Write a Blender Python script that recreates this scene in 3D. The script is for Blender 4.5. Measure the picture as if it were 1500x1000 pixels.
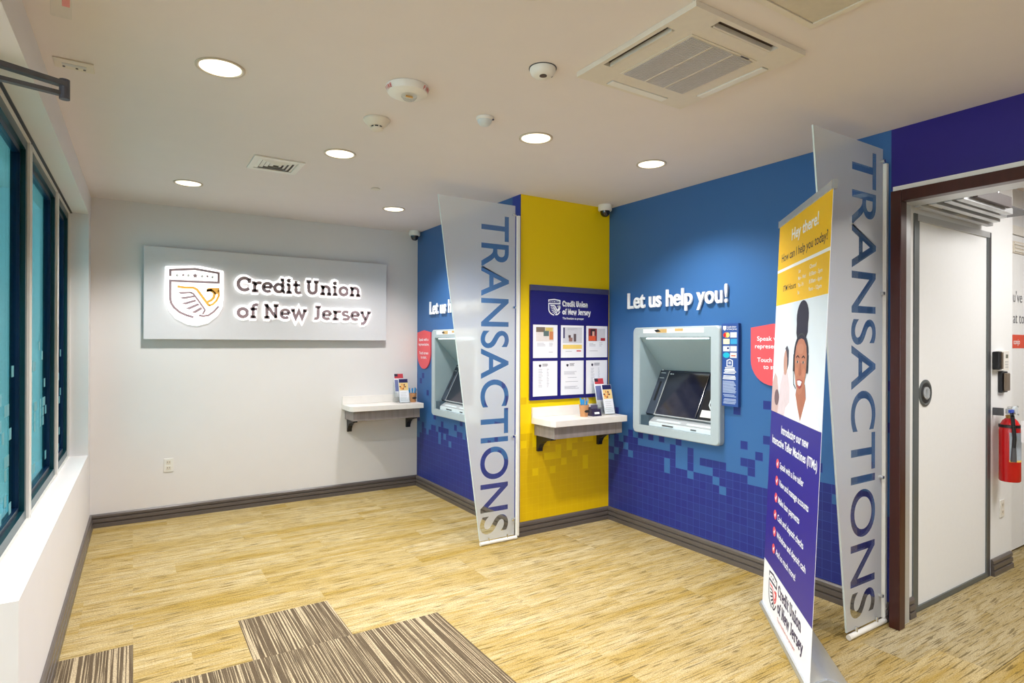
import bpy, bmesh, math, random
from mathutils import Vector, Matrix
from math import sin, cos, pi, radians as R
random.seed(7)
for _o in list(bpy.data.objects): bpy.data.objects.remove(_o)
sc = bpy.context.scene
col = sc.collection

# ------------------------------------------------------------------ camera, world, exposure
cam_d = bpy.data.cameras.new('camera'); cam = bpy.data.objects.new('camera', cam_d); col.objects.link(cam)
cam_d.sensor_width = 36.0; cam_d.lens = 871.08/1500*36; cam_d.shift_y = 3.15/1500; cam_d.clip_start = .05
cam.matrix_world = Matrix.Translation((0, 0, 1.519)) @ Matrix.Rotation(-.56814, 4, 'Z') @ Matrix.Rotation(pi/2, 4, 'X') @ Matrix.Rotation(.003987, 4, 'Z')
sc.camera = cam
sc.view_settings.view_transform = 'Standard'; sc.view_settings.look = 'None'
sc.view_settings.exposure = 0.84; sc.view_settings.gamma = 1.0; sc.view_settings.use_curve_mapping = False
wd = bpy.data.worlds.new('overcast_sky'); sc.world = wd; wd.use_nodes = True
wd.node_tree.nodes['Background'].inputs[0].default_value = (.90, .94, 1.0, 1)
wd.node_tree.nodes['Background'].inputs[1].default_value = 3.2
SPOT_W = 78.0       # each ceiling downlight
PANEL_W = 26.0      # added, unseen ceiling light of the next room

# ------------------------------------------------------------------ colours and materials
def lin(r, g, b):
    f = lambda c: (c/255/12.92 if c/255 <= .04045 else ((c/255+.055)/1.055)**2.4)
    return (f(r), f(g), f(b), 1)
MATS = {}
def mat(name, rgb, rough=.5, metal=0, spec=.5, var=.04, scale=40, emit=None, est=0, bump=0, stretch=None):
    if name in MATS: return MATS[name]
    m = bpy.data.materials.new(name); m.use_nodes = True; nt = m.node_tree; N = nt.nodes; Lk = nt.links
    b = N['Principled BSDF']; c = lin(*rgb)
    b.inputs['Roughness'].default_value = rough; b.inputs['Metallic'].default_value = metal
    b.inputs['Specular IOR Level'].default_value = spec
    tc = N.new('ShaderNodeTexCoord'); mp = N.new('ShaderNodeMapping'); nz = N.new('ShaderNodeTexNoise')
    nz.inputs['Scale'].default_value = scale; nz.inputs['Detail'].default_value = 3
    if stretch: mp.inputs['Scale'].default_value = stretch
    Lk.new(tc.outputs['Object'], mp.inputs[0]); Lk.new(mp.outputs[0], nz.inputs['Vector'])
    mx = N.new('ShaderNodeMix'); mx.data_type = 'RGBA'
    mx.inputs[6].default_value = tuple(max(0, x*(1-var*2)) for x in c[:3])+(1,)
    mx.inputs[7].default_value = tuple(min(1, x*(1+var*2)) for x in c[:3])+(1,)
    Lk.new(nz.outputs['Fac'], mx.inputs[0]); Lk.new(mx.outputs[2], b.inputs['Base Color'])
    if emit:
        b.inputs['Emission Color'].default_value = lin(*emit); b.inputs['Emission Strength'].default_value = est
    if bump:
        bp = N.new('ShaderNodeBump'); bp.inputs['Strength'].default_value = bump; bp.inputs['Distance'].default_value = .002
        Lk.new(nz.outputs['Fac'], bp.inputs['Height']); Lk.new(bp.outputs[0], b.inputs['Normal'])
    MATS[name] = m
    return m

class NT:
    """tiny node helper"""
    def __init__(s, name):
        s.m = bpy.data.materials.new(name); s.m.use_nodes = True; s.t = s.m.node_tree; s.b = s.t.nodes['Principled BSDF']
    def n(s, t, **k):
        x = s.t.nodes.new(t)
        for a, v in k.items(): setattr(x, a, v)
        return x
    def l(s, a, b): s.t.links.new(a, b)
    def math(s, op, a, b=None, c=None):
        x = s.n('ShaderNodeMath', operation=op)
        for i, v in enumerate((a, b, c)):
            if v is None: continue
            if isinstance(v, (int, float)): x.inputs[i].default_value = v
            else: s.l(v, x.inputs[i])
        return x.outputs[0]
    def mix(s, f, a, b):
        x = s.n('ShaderNodeMix', data_type='RGBA')
        for i, v in ((0, f), (6, a), (7, b)):
            if isinstance(v, (tuple, float, int)): x.inputs[i].default_value = v
            else: s.l(v, x.inputs[i])
        return x.outputs[2]

def pixel_wall(name, axis, light, dark, line, z0, z1, scat):
    """printed mural: squares break up from a light field above into a dark field with a fine grid below"""
    k = NT(name); g = k.n('ShaderNodeNewGeometry'); sp = k.n('ShaderNodeSeparateXYZ'); k.l(g.outputs['Position'], sp.inputs[0])
    S = .0575; a = k.math('DIVIDE', sp.outputs[axis], S); z = k.math('DIVIDE', sp.outputs[2], S)
    ca = k.math('FLOOR', a); cz = k.math('FLOOR', z)
    cb = k.n('ShaderNodeCombineXYZ'); k.l(ca, cb.inputs[0]); k.l(cz, cb.inputs[1])
    wn = k.n('ShaderNodeTexWhiteNoise', noise_dimensions='2D'); k.l(cb.outputs[0], wn.inputs['Vector'])
    ns = k.n('ShaderNodeTexNoise'); ns.inputs['Scale'].default_value = .12; k.l(cb.outputs[0], ns.inputs['Vector'])
    zz = k.math('ADD', k.math('MULTIPLY', cz, S), k.math('MULTIPLY', k.math('SUBTRACT', ns.outputs['Fac'], .5), .35))
    t = k.n('ShaderNodeMapRange', clamp=True); k.l(zz, t.inputs[0])
    t.inputs[1].default_value = z0; t.inputs[2].default_value = z1; t.inputs[3].default_value = 0; t.inputs[4].default_value = 1.0
    t2 = k.n('ShaderNodeMapRange', clamp=True); k.l(zz, t2.inputs[0])
    t2.inputs[1].default_value = z1+.25; t2.inputs[2].default_value = z1+.6; t2.inputs[3].default_value = scat; t2.inputs[4].default_value = 1.01
    thr = k.math('MINIMUM', t.outputs[0], t2.outputs[0])
    isl = k.math('LESS_THAN', wn.outputs['Value'], thr)
    fa = k.math('FRACT', a); fz = k.math('FRACT', z)
    ln = k.math('MAXIMUM', k.math('LESS_THAN', fa, .055), k.math('LESS_THAN', fz, .055))
    dk = k.mix(k.math('MULTIPLY', ln, .55), dark, line)
    dk2 = k.mix(k.math('MULTIPLY', wn.outputs['Value'], .08), dk, light)
    k.l(k.mix(isl, dk2, light), k.b.inputs['Base Color'])
    k.b.inputs['Roughness'].default_value = .42; k.b.inputs['Specular IOR Level'].default_value = .35
    return k.m

def carpet(name, along, c1, c2, c3, fine):
    k = NT(name); g = k.n('ShaderNodeNewGeometry'); oi = k.n('ShaderNodeObjectInfo')
    off = k.n('ShaderNodeCombineXYZ')
    k.l(k.math('MULTIPLY', oi.outputs['Random'], 13.7), off.inputs[0]); k.l(k.math('MULTIPLY', oi.outputs['Random'], 7.3), off.inputs[1])
    ad = k.n('ShaderNodeVectorMath', operation='ADD'); k.l(g.outputs['Position'], ad.inputs[0]); k.l(off.outputs[0], ad.inputs[1])
    def nz(sc3, det, rough=.5):
        mp = k.n('ShaderNodeMapping'); mp.inputs['Scale'].default_value = sc3; k.l(ad.outputs[0], mp.inputs[0])
        n = k.n('ShaderNodeTexNoise'); n.inputs['Scale'].default_value = 1; n.inputs['Detail'].default_value = det; n.inputs['Roughness'].default_value = rough
        k.l(mp.outputs[0], n.inputs['Vector']); return n.outputs['Fac']
    sw = (lambda a, b: (a, b, 1)) if along == 'X' else (lambda a, b: (b, a, 1))
    def ramp(f, a, b):
        r = k.n('ShaderNodeMapRange', clamp=True); k.l(f, r.inputs[0]); r.inputs[1].default_value = a; r.inputs[2].default_value = b; return r.outputs[0]
    band = ramp(nz(sw(.9, 9), 3, .6), .38, .66)
    streak = ramp(nz(sw(4.5, 62) if fine else sw(.9, 150), 2), .50 if fine else .42, .62 if fine else .49)
    pile = ramp(nz((130, 170, 1) if along == 'X' else (170, 130, 1), 3, .65), .42, .60)
    dash = ramp(nz(sw(6, 125), 2), .565, .62)
    tone = k.math('MULTIPLY', oi.outputs['Random'], .30)
    base = k.mix(k.math('ADD', k.math('MULTIPLY', band, .7), tone), c1, c2) if fine else k.mix(streak, c1, c2)
    if fine: base = k.mix(k.math('MULTIPLY', streak, .55), base, c2)
    base = k.mix(k.math('MULTIPLY', dash, .72 if fine else .35), base, c3)
    base = k.mix(k.math('MULTIPLY', pile, .42 if fine else .40), base, c3)
    k.l(base, k.b.inputs['Base Color']); k.b.inputs['Roughness'].default_value = .95; k.b.inputs['Specular IOR Level'].default_value = .1
    bp = k.n('ShaderNodeBump'); bp.inputs['Strength'].default_value = .35; bp.inputs['Distance'].default_value = .004
    k.l(k.math('ADD', pile, streak), bp.inputs['Height']); k.l(bp.outputs[0], k.b.inputs['Normal'])
    return k.m

def clear_glass(name, tint, refl=.08):
    k = NT(name); t = k.n('ShaderNodeBsdfTransparent'); t.inputs[0].default_value = tint
    g = k.n('ShaderNodeBsdfGlossy'); g.inputs['Roughness'].default_value = .03
    fr = k.n('ShaderNodeFresnel'); fr.inputs[0].default_value = 1.25
    mx = k.n('ShaderNodeMixShader'); k.l(k.math('ADD', k.math('MULTIPLY', fr.outputs[0], .22), refl*.3), mx.inputs[0])
    k.l(t.outputs[0], mx.inputs[1]); k.l(g.outputs[0], mx.inputs[2])
    k.l(mx.outputs[0], k.t.nodes['Material Output'].inputs[0]); return k.m

def frosted(name):
    k = NT(name); d = k.n('ShaderNodeBsdfDiffuse'); d.inputs[0].default_value = lin(232, 234, 236)
    tr = k.n('ShaderNodeBsdfTranslucent'); tr.inputs[0].default_value = lin(225, 230, 235)
    rf = k.n('ShaderNodeBsdfRefraction'); rf.inputs['Roughness'].default_value = .42; rf.inputs['IOR'].default_value = 1.12; rf.inputs[0].default_value = (.95, .96, .97, 1)
    gl = k.n('ShaderNodeBsdfGlossy'); gl.inputs['Roughness'].default_value = .35
    m1 = k.n('ShaderNodeMixShader'); m1.inputs[0].default_value = .30; k.l(d.outputs[0], m1.inputs[1]); k.l(tr.outputs[0], m1.inputs[2])
    m2 = k.n('ShaderNodeMixShader'); m2.inputs[0].default_value = .30; k.l(m1.outputs[0], m2.inputs[1]); k.l(rf.outputs[0], m2.inputs[2])
    m3 = k.n('ShaderNodeMixShader'); m3.inputs[0].default_value = .06; k.l(m2.outputs[0], m3.inputs[1]); k.l(gl.outputs[0], m3.inputs[2])
    k.l(m3.outputs[0], k.t.nodes['Material Output'].inputs[0]); return k.m

WHITE = mat('wall_paint', (226, 223, 222), .75, var=.01, scale=6)
CEIL = mat('ceiling_paint', (228, 220, 218), .85, var=.01, scale=6)
WROOM = mat('bright_white_paint', (236, 238, 240), .6, var=.01)
BLUEW = pixel_wall('blue_pixel_mural', 1, lin(56, 102, 158), lin(36, 44, 124), lin(64, 84, 164), .47, .80, .93)
YELW = pixel_wall('yellow_pixel_mural', 0, lin(242, 208, 0), lin(224, 184, 0), lin(236, 204, 30), .45, .95, .95)
PURP = mat('violet_wall_print', (34, 16, 124), .45, var=.04, scale=5)
NAVYW = mat('deep_blue_print', (16, 52, 150), .45, var=.03)
BASEB = mat('baseboard_vinyl', (90, 82, 78), .32, var=.05, scale=12, spec=.6)
WOOD = mat('dark_cherry_wood', (62, 24, 18), .3, var=.18, scale=5, stretch=(8, 8, 1))
ALU = mat('brushed_aluminium', (200, 203, 206), .35, .45, var=.04, scale=30, stretch=(1, 1, 20))
ALUD = mat('grey_door_seal', (104, 110, 112), .4, .4)
CHROME = mat('chrome', (225, 228, 230), .12, 1)
BLACK = mat('black_plastic', (22, 22, 26), .4)
DGREY = mat('dark_grey_metal', (92, 92, 96), .4, .5)
PLAST = mat('white_plastic', (232, 230, 224), .4, var=.01)
OFFW = mat('aged_white_plastic', (222, 214, 200), .45, var=.02)
SIGNP = mat('satin_white_panel', (214, 213, 216), .4, var=.01)
SIGNL = mat('taupe_sign_letter', (158, 136, 142), .4)
GOLD = mat('amber_sign_letter', (252, 186, 84), .4)
LGREY = mat('pale_grey_print', (205, 205, 205), .6)
HALO = mat('letter_backlight', (255, 255, 255), .5, emit=(255, 252, 246), est=.95)
LENS = mat('downlight_lens', (255, 250, 235), .5, emit=(255, 244, 220), est=.85)
LEDM = mat('led_strip', (255, 255, 255), .5, emit=(235, 250, 255), est=3.0)
FROST = frosted('frosted_film')
ACRY = clear_glass('clear_acrylic', (.97, .985, .985, 1), .06)
TEALG = clear_glass('teal_tinted_glass', (.34, .68, .74, 1), .04)
FILM = mat('aqua_window_film', (92, 160, 170), .5)
TEALF = mat('teal_window_frame', (4, 62, 72), .3, .3, var=.08)
NAVYF = mat('navy_window_frame', (6, 34, 66), .3, .3, var=.08)
QUARTZ = mat('white_quartz', (236, 230, 224), .3, var=.03, scale=14)
GWOOD = mat('grey_wood_laminate', (140, 130, 126), .5, var=.16, scale=6, stretch=(9, 9, .6))
PAPER = mat('white_paper', (238, 238, 244), .7, var=.005)
NAVYB = mat('navy_board', (24, 18, 110), .4, var=.03)
BARGREY = mat('blue_grey_rail', (84, 84, 120), .4, .3)
INKW = mat('white_ink', (245, 246, 250), .6, var=.005)
INKG = mat('grey_ink', (168, 168, 178), .7)
INKD = mat('dark_ink', (50, 40, 60), .7)
CORAL = mat('coral_red_print', (233, 84, 92), .45, var=.02)
FASCIA = mat('light_grey_fascia', (176, 188, 194), .4, var=.015)
FASCIN = mat('pale_blue_grey_panel', (158, 178, 186), .42, var=.015)
SCREEN = mat('dark_screen_glass', (24, 28, 44), .12, spec=.8, var=.1, scale=3)
BEZEL = mat('dark_bezel', (34, 42, 58), .35)
KEYS = mat('pale_key_strip', (216, 226, 230), .35)
YBAN = mat('banner_yellow', (250, 196, 8), .5, var=.01)
BBAN = mat('banner_violet_blue', (44, 34, 140), .45, var=.03, scale=2)
KRAFT = mat('kraft_card', (196, 140, 92), .7, var=.06)
PENB = mat('blue_pen', (20, 150, 216), .35)
PENG = mat('grey_pen', (150, 156, 170), .35)
RED = mat('extinguisher_red', (206, 16, 22), .25, spec=.6)
CARPY = carpet('gold_striped_carpet', 'X', lin(204, 187, 146), lin(172, 143, 70), lin(94, 78, 44), True)
CARPL = carpet('gold_carpet_whiter_light', 'X', lin(192, 178, 144), lin(160, 138, 82), lin(94, 80, 54), True)  # same gold carpet, with whiter next-room light put into its colour
CARPD = carpet('brown_striped_carpet', 'Y', lin(196, 178, 146), lin(100, 86, 68), lin(62, 52, 42), False)

# ------------------------------------------------------------------ mesh helpers (world coordinates)
class Fr:
    """a flat frame: origin, right and up directions; point(x, y, z) with z along the outward normal"""
    def __init__(s, o, r, u): s.o = Vector(o); s.r = Vector(r).normalized(); s.u = Vector(u).normalized(); s.n = s.r.cross(s.u)
    def p(s, x, y, z=0): return s.o+s.r*x+s.u*y+s.n*z
class MB:
    def __init__(s): s.v = []; s.f = []
    def add(s, vs, fs):
        k = len(s.v); s.v += [Vector(v) for v in vs]; s.f += [tuple(i+k for i in f) for f in fs]; return s
    def hexa(s, b, t):
        return s.add(list(b)+list(t), [(3, 2, 1, 0), (4, 5, 6, 7), (0, 1, 5, 4), (1, 2, 6, 5), (2, 3, 7, 6), (3, 0, 4, 7)])
    def box(s, x0, y0, z0, x1, y1, z1):
        return s.hexa([(x0, y0, z0), (x1, y0, z0), (x1, y1, z0), (x0, y1, z0)], [(x0, y0, z1), (x1, y0, z1), (x1, y1, z1), (x0, y1, z1)])
    def fbox(s, F, x0, y0, x1, y1, z0, z1):
        return s.hexa([F.p(x0, y0, z0), F.p(x1, y0, z0), F.p(x1, y1, z0), F.p(x0, y1, z0)], [F.p(x0, y0, z1), F.p(x1, y0, z1), F.p(x1, y1, z1), F.p(x0, y1, z1)])
    def prism(s, F, pts, z0, z1):
        n = len(pts)
        return s.add([F.p(x, y, z0) for x, y in pts]+[F.p(x, y, z1) for x, y in pts],
                     [tuple(range(n))[::-1], tuple(range(n, 2*n))]+[(i, (i+1) % n, (i+1) % n+n, i+n) for i in range(n)])
    def ribbon(s, F, pts, w, z0, z1, closed=False):
        P = [Vector((a, b)) for a, b in pts]; n = len(P); Lf = []; Rt = []
        for i in range(n):
            a = P[i-1] if (i > 0 or closed) else None; b = P[(i+1) % n] if (i < n-1 or closed) else None
            d1 = (P[i]-a).normalized() if a is not None else None; d2 = (b-P[i]).normalized() if b is not None else None
            if d1 is None: d1 = d2
            if d2 is None: d2 = d1
            m = (d1+d2)
            m = m.normalized() if m.length > 1e-6 else d1
            nn = Vector((-m.y, m.x)); c = max(.45, nn.dot(Vector((-d1.y, d1.x)))); h = w/2/c
            Lf.append(P[i]+nn*h); Rt.append(P[i]-nn*h)
        for i in range(n if closed else n-1):
            j = (i+1) % n
            s.prism(F, [Rt[i], Rt[j], Lf[j], Lf[i]], z0, z1)
        return s
    def cyl(s, p0, p1, r0, r1=None, n=16):
        r1 = r0 if r1 is None else r1; p0 = Vector(p0); p1 = Vector(p1); d = (p1-p0).normalized()
        a = d.orthogonal().normalized(); b = d.cross(a); V = []
        for p, r in ((p0, r0), (p1, r1)): V += [p+a*cos(2*pi*i/n)*r+b*sin(2*pi*i/n)*r for i in range(n)]
        return s.add(V, [tuple(range(n))[::-1], tuple(range(n, 2*n))]+[(i, (i+1) % n, (i+1) % n+n, i+n) for i in range(n)])
    def lathe(s, c, prof, n=28):
        c = Vector(c); k = len(prof); V = []
        for r, z in prof: V += [c+Vector((cos(2*pi*i/n)*r, sin(2*pi*i/n)*r, z)) for i in range(n)]
        Fc = []
        for j in range(k-1): Fc += [(j*n+i, j*n+(i+1) % n, (j+1)*n+(i+1) % n, (j+1)*n+i) for i in range(n)]
        Fc += [tuple(range(n))[::-1], tuple((k-1)*n+i for i in range(n))]
        return s.add(V, Fc)
    def tube(s, pts, r, n=8):
        for a, b in zip(pts[:-1], pts[1:]): s.cyl(a, b, r, r, n)
        return s
ORG = {}
def obj(name, mb, m, parent=None, smooth=False, bevel=0, seg=2):
    if parent is not None: o0 = ORG[parent]
    else:
        lo = [min(v[i] for v in mb.v) for i in range(3)]; hi = [max(v[i] for v in mb.v) for i in range(3)]
        o0 = Vector(((lo[0]+hi[0])/2, (lo[1]+hi[1])/2, lo[2]))
    me = bpy.data.meshes.new(name); me.from_pydata([v-o0 for v in mb.v], [], mb.f)
    bm = bmesh.new(); bm.from_mesh(me); bmesh.ops.recalc_face_normals(bm, faces=bm.faces); bm.to_mesh(me); bm.free()
    me.materials.append(m)
    if smooth:
        me.polygons.foreach_set('use_smooth', [True]*len(me.polygons)); me.set_sharp_from_angle(angle=R(38))
    o = bpy.data.objects.new(name, me); col.objects.link(o)
    if parent is not None: o.parent = parent
    else: o.location = o0
    ORG[o] = o0
    if bevel:
        b = o.modifiers.new('bevel', 'BEVEL'); b.width = bevel; b.segments = seg; b.limit_method = 'ANGLE'
    return o
def thing(name, label, cat, loc, group=None):
    e = bpy.data.objects.new(name, None); e.empty_display_size = .05; col.objects.link(e); e.location = loc; ORG[e] = Vector(loc)
    return tag(e, label, cat, group)
def tag(o, label, cat, group=None):
    o['label'] = label; o['category'] = cat
    if group: o['group'] = group
    return o
def struct(name, mb, m, label=None, parent=None, bevel=0):
    o = obj(name, mb, m, parent, bevel=bevel)
    if parent is None:
        o['kind'] = 'structure'
        if label: o['label'] = label; o['category'] = name.split('_')[0]
    return o

_tc = {}
def text_geo(body, bold=0.0):
    key = (body, bold)
    if key in _tc: return _tc[key]
    cu = bpy.data.curves.new('t', 'FONT'); cu.body = body; cu.size = 1; cu.resolution_u = 8 if body in ('TRANSACTIONS', 'Let us help you!') else 3; cu.offset = bold; cu.fill_mode = 'FRONT'
    o = bpy.data.objects.new('t', cu); col.objects.link(o); bpy.context.view_layer.update()
    me = bpy.data.meshes.new_from_object(o.evaluated_get(bpy.context.evaluated_depsgraph_get()))
    V = [(v.co.x, v.co.y) for v in me.vertices]; Fc = [tuple(p.vertices) for p in me.polygons]
    bpy.data.objects.remove(o); bpy.data.curves.remove(cu); bpy.data.meshes.remove(me)
    # weld
    ix = {}; mp = []; W = []
    for x, y in V:
        k = (round(x, 5), round(y, 5))
        if k not in ix: ix[k] = len(W); W.append((x, y))
        mp.append(ix[k])
    Fc = [tuple(mp[i] for i in f) for f in Fc]; Fc = [f for f in Fc if len(set(f)) == len(f)]
    _tc[key] = (W, Fc); return _tc[key]
def loops(V, Fc):
    ed = {}
    for f in Fc:
        for a, b in zip(f, f[1:]+f[:1]): ed[(a, b)] = ed.get((a, b), 0)+1
    nx = {a: b for (a, b) in ed if (b, a) not in ed}
    out = []
    while nx:
        a0 = next(iter(nx)); lp = []; a = a0
        while a in nx: lp.append(a); a = nx.pop(a)
        if len(lp) > 2: out.append([V[i] for i in lp])
    return out
def bounds(V): return min(v[0] for v in V), max(v[0] for v in V), min(v[1] for v in V), max(v[1] for v in V)
def text(mb, F, body, x, y, h, width=None, bold=0.0, z0=.0004, z1=.0008, align='L'):
    """lettering of cap height h with its baseline start at (x, y) of frame F"""
    V, Fc = text_geo(body, bold); a, b, c, d = bounds(V); k = h/.73; kx = k if width is None else width/(b-a)
    w = (b-a)*kx; sx = x-a*kx if align == 'L' else (x-w/2-a*kx if align == 'C' else x-w-a*kx)
    n = len(V); mb.add([F.p(sx+p[0]*kx, y+p[1]*k, z1) for p in V], Fc)
    if z1-z0 > .002:
        for lp in loops(V, Fc):
            m = len(lp)
            mb.add([F.p(sx+p[0]*kx, y+p[1]*k, z0) for p in lp]+[F.p(sx+p[0]*kx, y+p[1]*k, z1) for p in lp], [(i, (i+1) % m, (i+1) % m+m, i+m) for i in range(m)])
    return mb
def arc(cx, cy, rx, ry, a0, a1, n=10): return [(cx+rx*cos(R(a0+(a1-a0)*i/n)), cy+ry*sin(R(a0+(a1-a0)*i/n))) for i in range(n+1)]

# slab-serif lettering of the credit union, drawn as strokes (cap height 1, x-height .7)
def _l(*p): return list(p)
GL = {
 'C': (.80, [arc(.42, .5, .34, .42, 42, 318, 16), _l((.70, .60), (.70, .93))]),
 'r': (.60, [_l((.20, .0), (.20, .69)), _l((.03, .06), (.40, .06)), _l((.03, .63), (.22, .63)), arc(.46, .40, .25, .24, 170, 60, 6)]),
 'e': (.66, [_l((.08, .36), (.56, .36)), arc(.33, .35, .25, .29, 0, 310, 16)]),
 'd': (.72, [arc(.32, .34, .24, .28, 20, 340, 16), _l((.56, .06), (.56, 1.0)), _l((.42, .95), (.60, .95)), _l((.54, .06), (.70, .06))]),
 'i': (.42, [_l((.20, .0), (.20, .69)), _l((.03, .06), (.38, .06)), _l((.04, .63), (.22, .63)), arc(.20, .92, .05, .05, 0, 360, 8)]),
 't': (.50, [_l((.20, .92), (.20, .18)), arc(.36, .20, .16, .14, 180, 320, 6), _l((.02, .63), (.44, .63))]),
 'U': (.86, [_l((.18, .95), (.18, .36)), arc(.41, .36, .23, .29, 180, 360, 10), _l((.64, .36), (.64, .95)), _l((.03, .94), (.33, .94)), _l((.49, .94), (.79, .94))]),
 'n': (.78, [_l((.20, .0), (.20, .69)), _l((.03, .06), (.35, .06)), _l((.04, .63), (.22, .63)), arc(.40, .42, .20, .21, 180, 0, 8), _l((.60, .44), (.60, .0)), _l((.46, .06), (.76, .06))]),
 'o': (.70, [arc(.34, .345, .25, .285, 0, 360, 18)]),
 'f': (.50, [_l((.20, .0), (.20, .74)), arc(.38, .74, .18, .20, 180, 60, 6), _l((.03, .06), (.38, .06)), _l((.03, .63), (.42, .63))]),
 'N': (.92, [_l((.18, .0), (.18, .98)), _l((.18, .93), (.70, .06)), _l((.70, .0), (.70, .98)), _l((.03, .06), (.34, .06)), _l((.03, .94), (.24, .94)), _l((.55, .94), (.86, .94))]),
 'w': (.98, [_l((.10, .66), (.29, .04), (.48, .60), (.67, .04), (.86, .66)), _l((.0, .64), (.24, .64)), _l((.72, .64), (.96, .64))]),
 'J': (.60, [_l((.38, .95), (.38, .24)), arc(.22, .24, .16, .18, 0, -120, 6), _l((.20, .94), (.54, .94))]),
 's': (.58, [arc(.28, .50, .18, .14, 30, 250, 8)+arc(.28, .20, .20, .15, 80, -150, 9)]),
 'y': (.72, [_l((.10, .66), (.35, .04)), _l((.60, .66), (.30, -.14), (.20, -.24), (.06, -.24)), _l((.0, .64), (.23, .64)), _l((.48, .64), (.71, .64))]),
 ' ': (.30, []),
}
def slab(mbs, F, body, x, y, h, width, w, z0, z1):
    """letters of a line, one MB each; returns list of (char, MB)"""
    tot = sum(GL[c][0] for c in body)-.06; kx = width/tot; out = []
    for c in body:
        if c != ' ':
            m = MB()
            for st in GL[c][1]: m.ribbon(F, [(x+p[0]*kx, y+p[1]*h) for p in st], w*h, z0, z1)
            out.append((c, m))
        x += GL[c][0]*kx
    return out
def shield_logo(F, x, y, w, z0, z1, fat=0.0):
    """eagle shield in a box of width w whose top left is (x, y): dict of MBs"""
    k = w/735.0
    def q(px, py): return (x+(px-140)*k, y-((py-(.066-.054*py/1000)*(px-150))-120)*k)
    S = lambda pts: [q(*p) for p in pts]
    W = (34+fat)*k; d = {'outline': MB(), 'star': MB(), 'faint': MB(), 'eagle': MB(), 'wing': MB()}
    d['outline'].ribbon(F, S([(155, 252), (155, 155), (505, 136), (848, 198), (848, 350), (155, 325), (155, 600), (170, 680), (210, 750), (290, 825), (380, 870), (485, 903)]), W, z0, z1)
    d['outline'].ribbon(F, S([(560, 872), (625, 884), (700, 870), (775, 815), (850, 725)]), W*.9, z0, z1)
    for cx, cy, r in ((505, 243, 42), (335, 235, 24), (682, 250, 24)):
        n = 10; d['star'].prism(F, S([(cx+(r if i % 2 == 0 else r*.5)*sin(i*pi/5), cy-(r if i % 2 == 0 else r*.5)*cos(i*pi/5)) for i in range(n)])[::-1], z0, z1)
    for cx, cy in ((250, 240), (410, 240), (605, 252), (757, 264)):
        d['faint'].prism(F, S([(cx-22, cy), (cx, cy-26), (cx+22, cy), (cx, cy+26)])[::-1], z0, z1)
    d['eagle'].ribbon(F, S([(255, 415), (350, 432), (480, 432), (535, 465), (610, 575), (700, 705), (722, 715)]), W*1.05, z0, z1)
    d['eagle'].ribbon(F, S([(850, 470), (852, 560), (815, 640), (765, 692), (712, 716)]), W*.9, z0, z1)
    d['eagle'].ribbon(F, S([(672, 480), (735, 470), (790, 520), (775, 590), (740, 630), (690, 655)]), W*1.15, z0, z1)
    d['eagle'].prism(F, S([(665, 495), (680, 445), (705, 436), (862, 432), (858, 478), (830, 530), (795, 540), (760, 490)])[::-1], z0, z1)
    d['wing'].ribbon(F, S([(440, 510), (480, 530), (560, 645), (650, 785), (615, 855)]), W*.75, z0, z1)
    for a in ([(262, 502), (440, 498), (470, 520), (300, 535)], [(278, 592), (480, 558), (500, 582), (350, 615)], [(308, 684), (505, 622), (528, 648), (375, 702)],
              [(370, 764), (545, 680), (570, 708), (425, 780)], [(455, 824), (590, 738), (612, 770), (510, 838)]):
        d['wing'].prism(F, S(a)[::-1], z0, z1)
    return d

# ------------------------------------------------------------------ measured planes
H = 2.7; XB, YB = 2.581, 5.936; YC, XD = 3.924, 3.51
xl = lambda Y: -.288-.0115*(YB-Y)          # face of the window wall
SILL, SOFF = .63, 2.52; YJ = 5.72          # window opening
YE = 2.63                                  # near end of the low wall
xw = lambda Y: xl(Y)-.13                   # window plane

# ------------------------------------------------------------------ the setting
fl = MB().box(-3.2, -2.4, -.10, 8.0, YB+.2, -.006)
floor = struct('floor', fl, CARPY, 'striped carpet plank floor in gold tones with brown planks')
PW, PL = .2415, .966; Y0 = 3.54
def dark_top(x):
    c = int(math.floor((x-.008)/.483+1e-6)); return {-1: Y0, 0: Y0-.483, 1: Y0, 2: Y0-.483}.get(c, -9)
tile_mesh = {}
def tile(x0, y0, x1, y1, m, name='carpet_plank'):
    if x1-x0 < .03 or y1-y0 < .03: return
    g = .0; key = (round(x1-x0, 4), round(y1-y0, 4), m.name)
    if key not in tile_mesh:
        a, b = (x1-x0)/2-g, (y1-y0)/2-g
        me = bpy.data.meshes.new(name); c = .0
        me.from_pydata([(-a, -b, 0), (a, -b, 0), (a, b, 0), (-a, b, 0), (-a+c, -b+c, .006), (a-c, -b+c, .006), (a-c, b-c, .006), (-a+c, b-c, .006)], [],
                       [(4, 5, 6, 7), (0, 1, 5, 4), (1, 2, 6, 5), (2, 3, 7, 6), (3, 0, 4, 7)])
        me.materials.append(m); tile_mesh[key] = me
    o = bpy.data.objects.new(name, tile_mesh[key]); col.objects.link(o); o.parent = floor
    o.location = Vector(((x0+x1)/2, (y0+y1)/2, -.006))-ORG[floor]; ORG[o] = Vector((0, 0, 0))
XL0 = -.335
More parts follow.
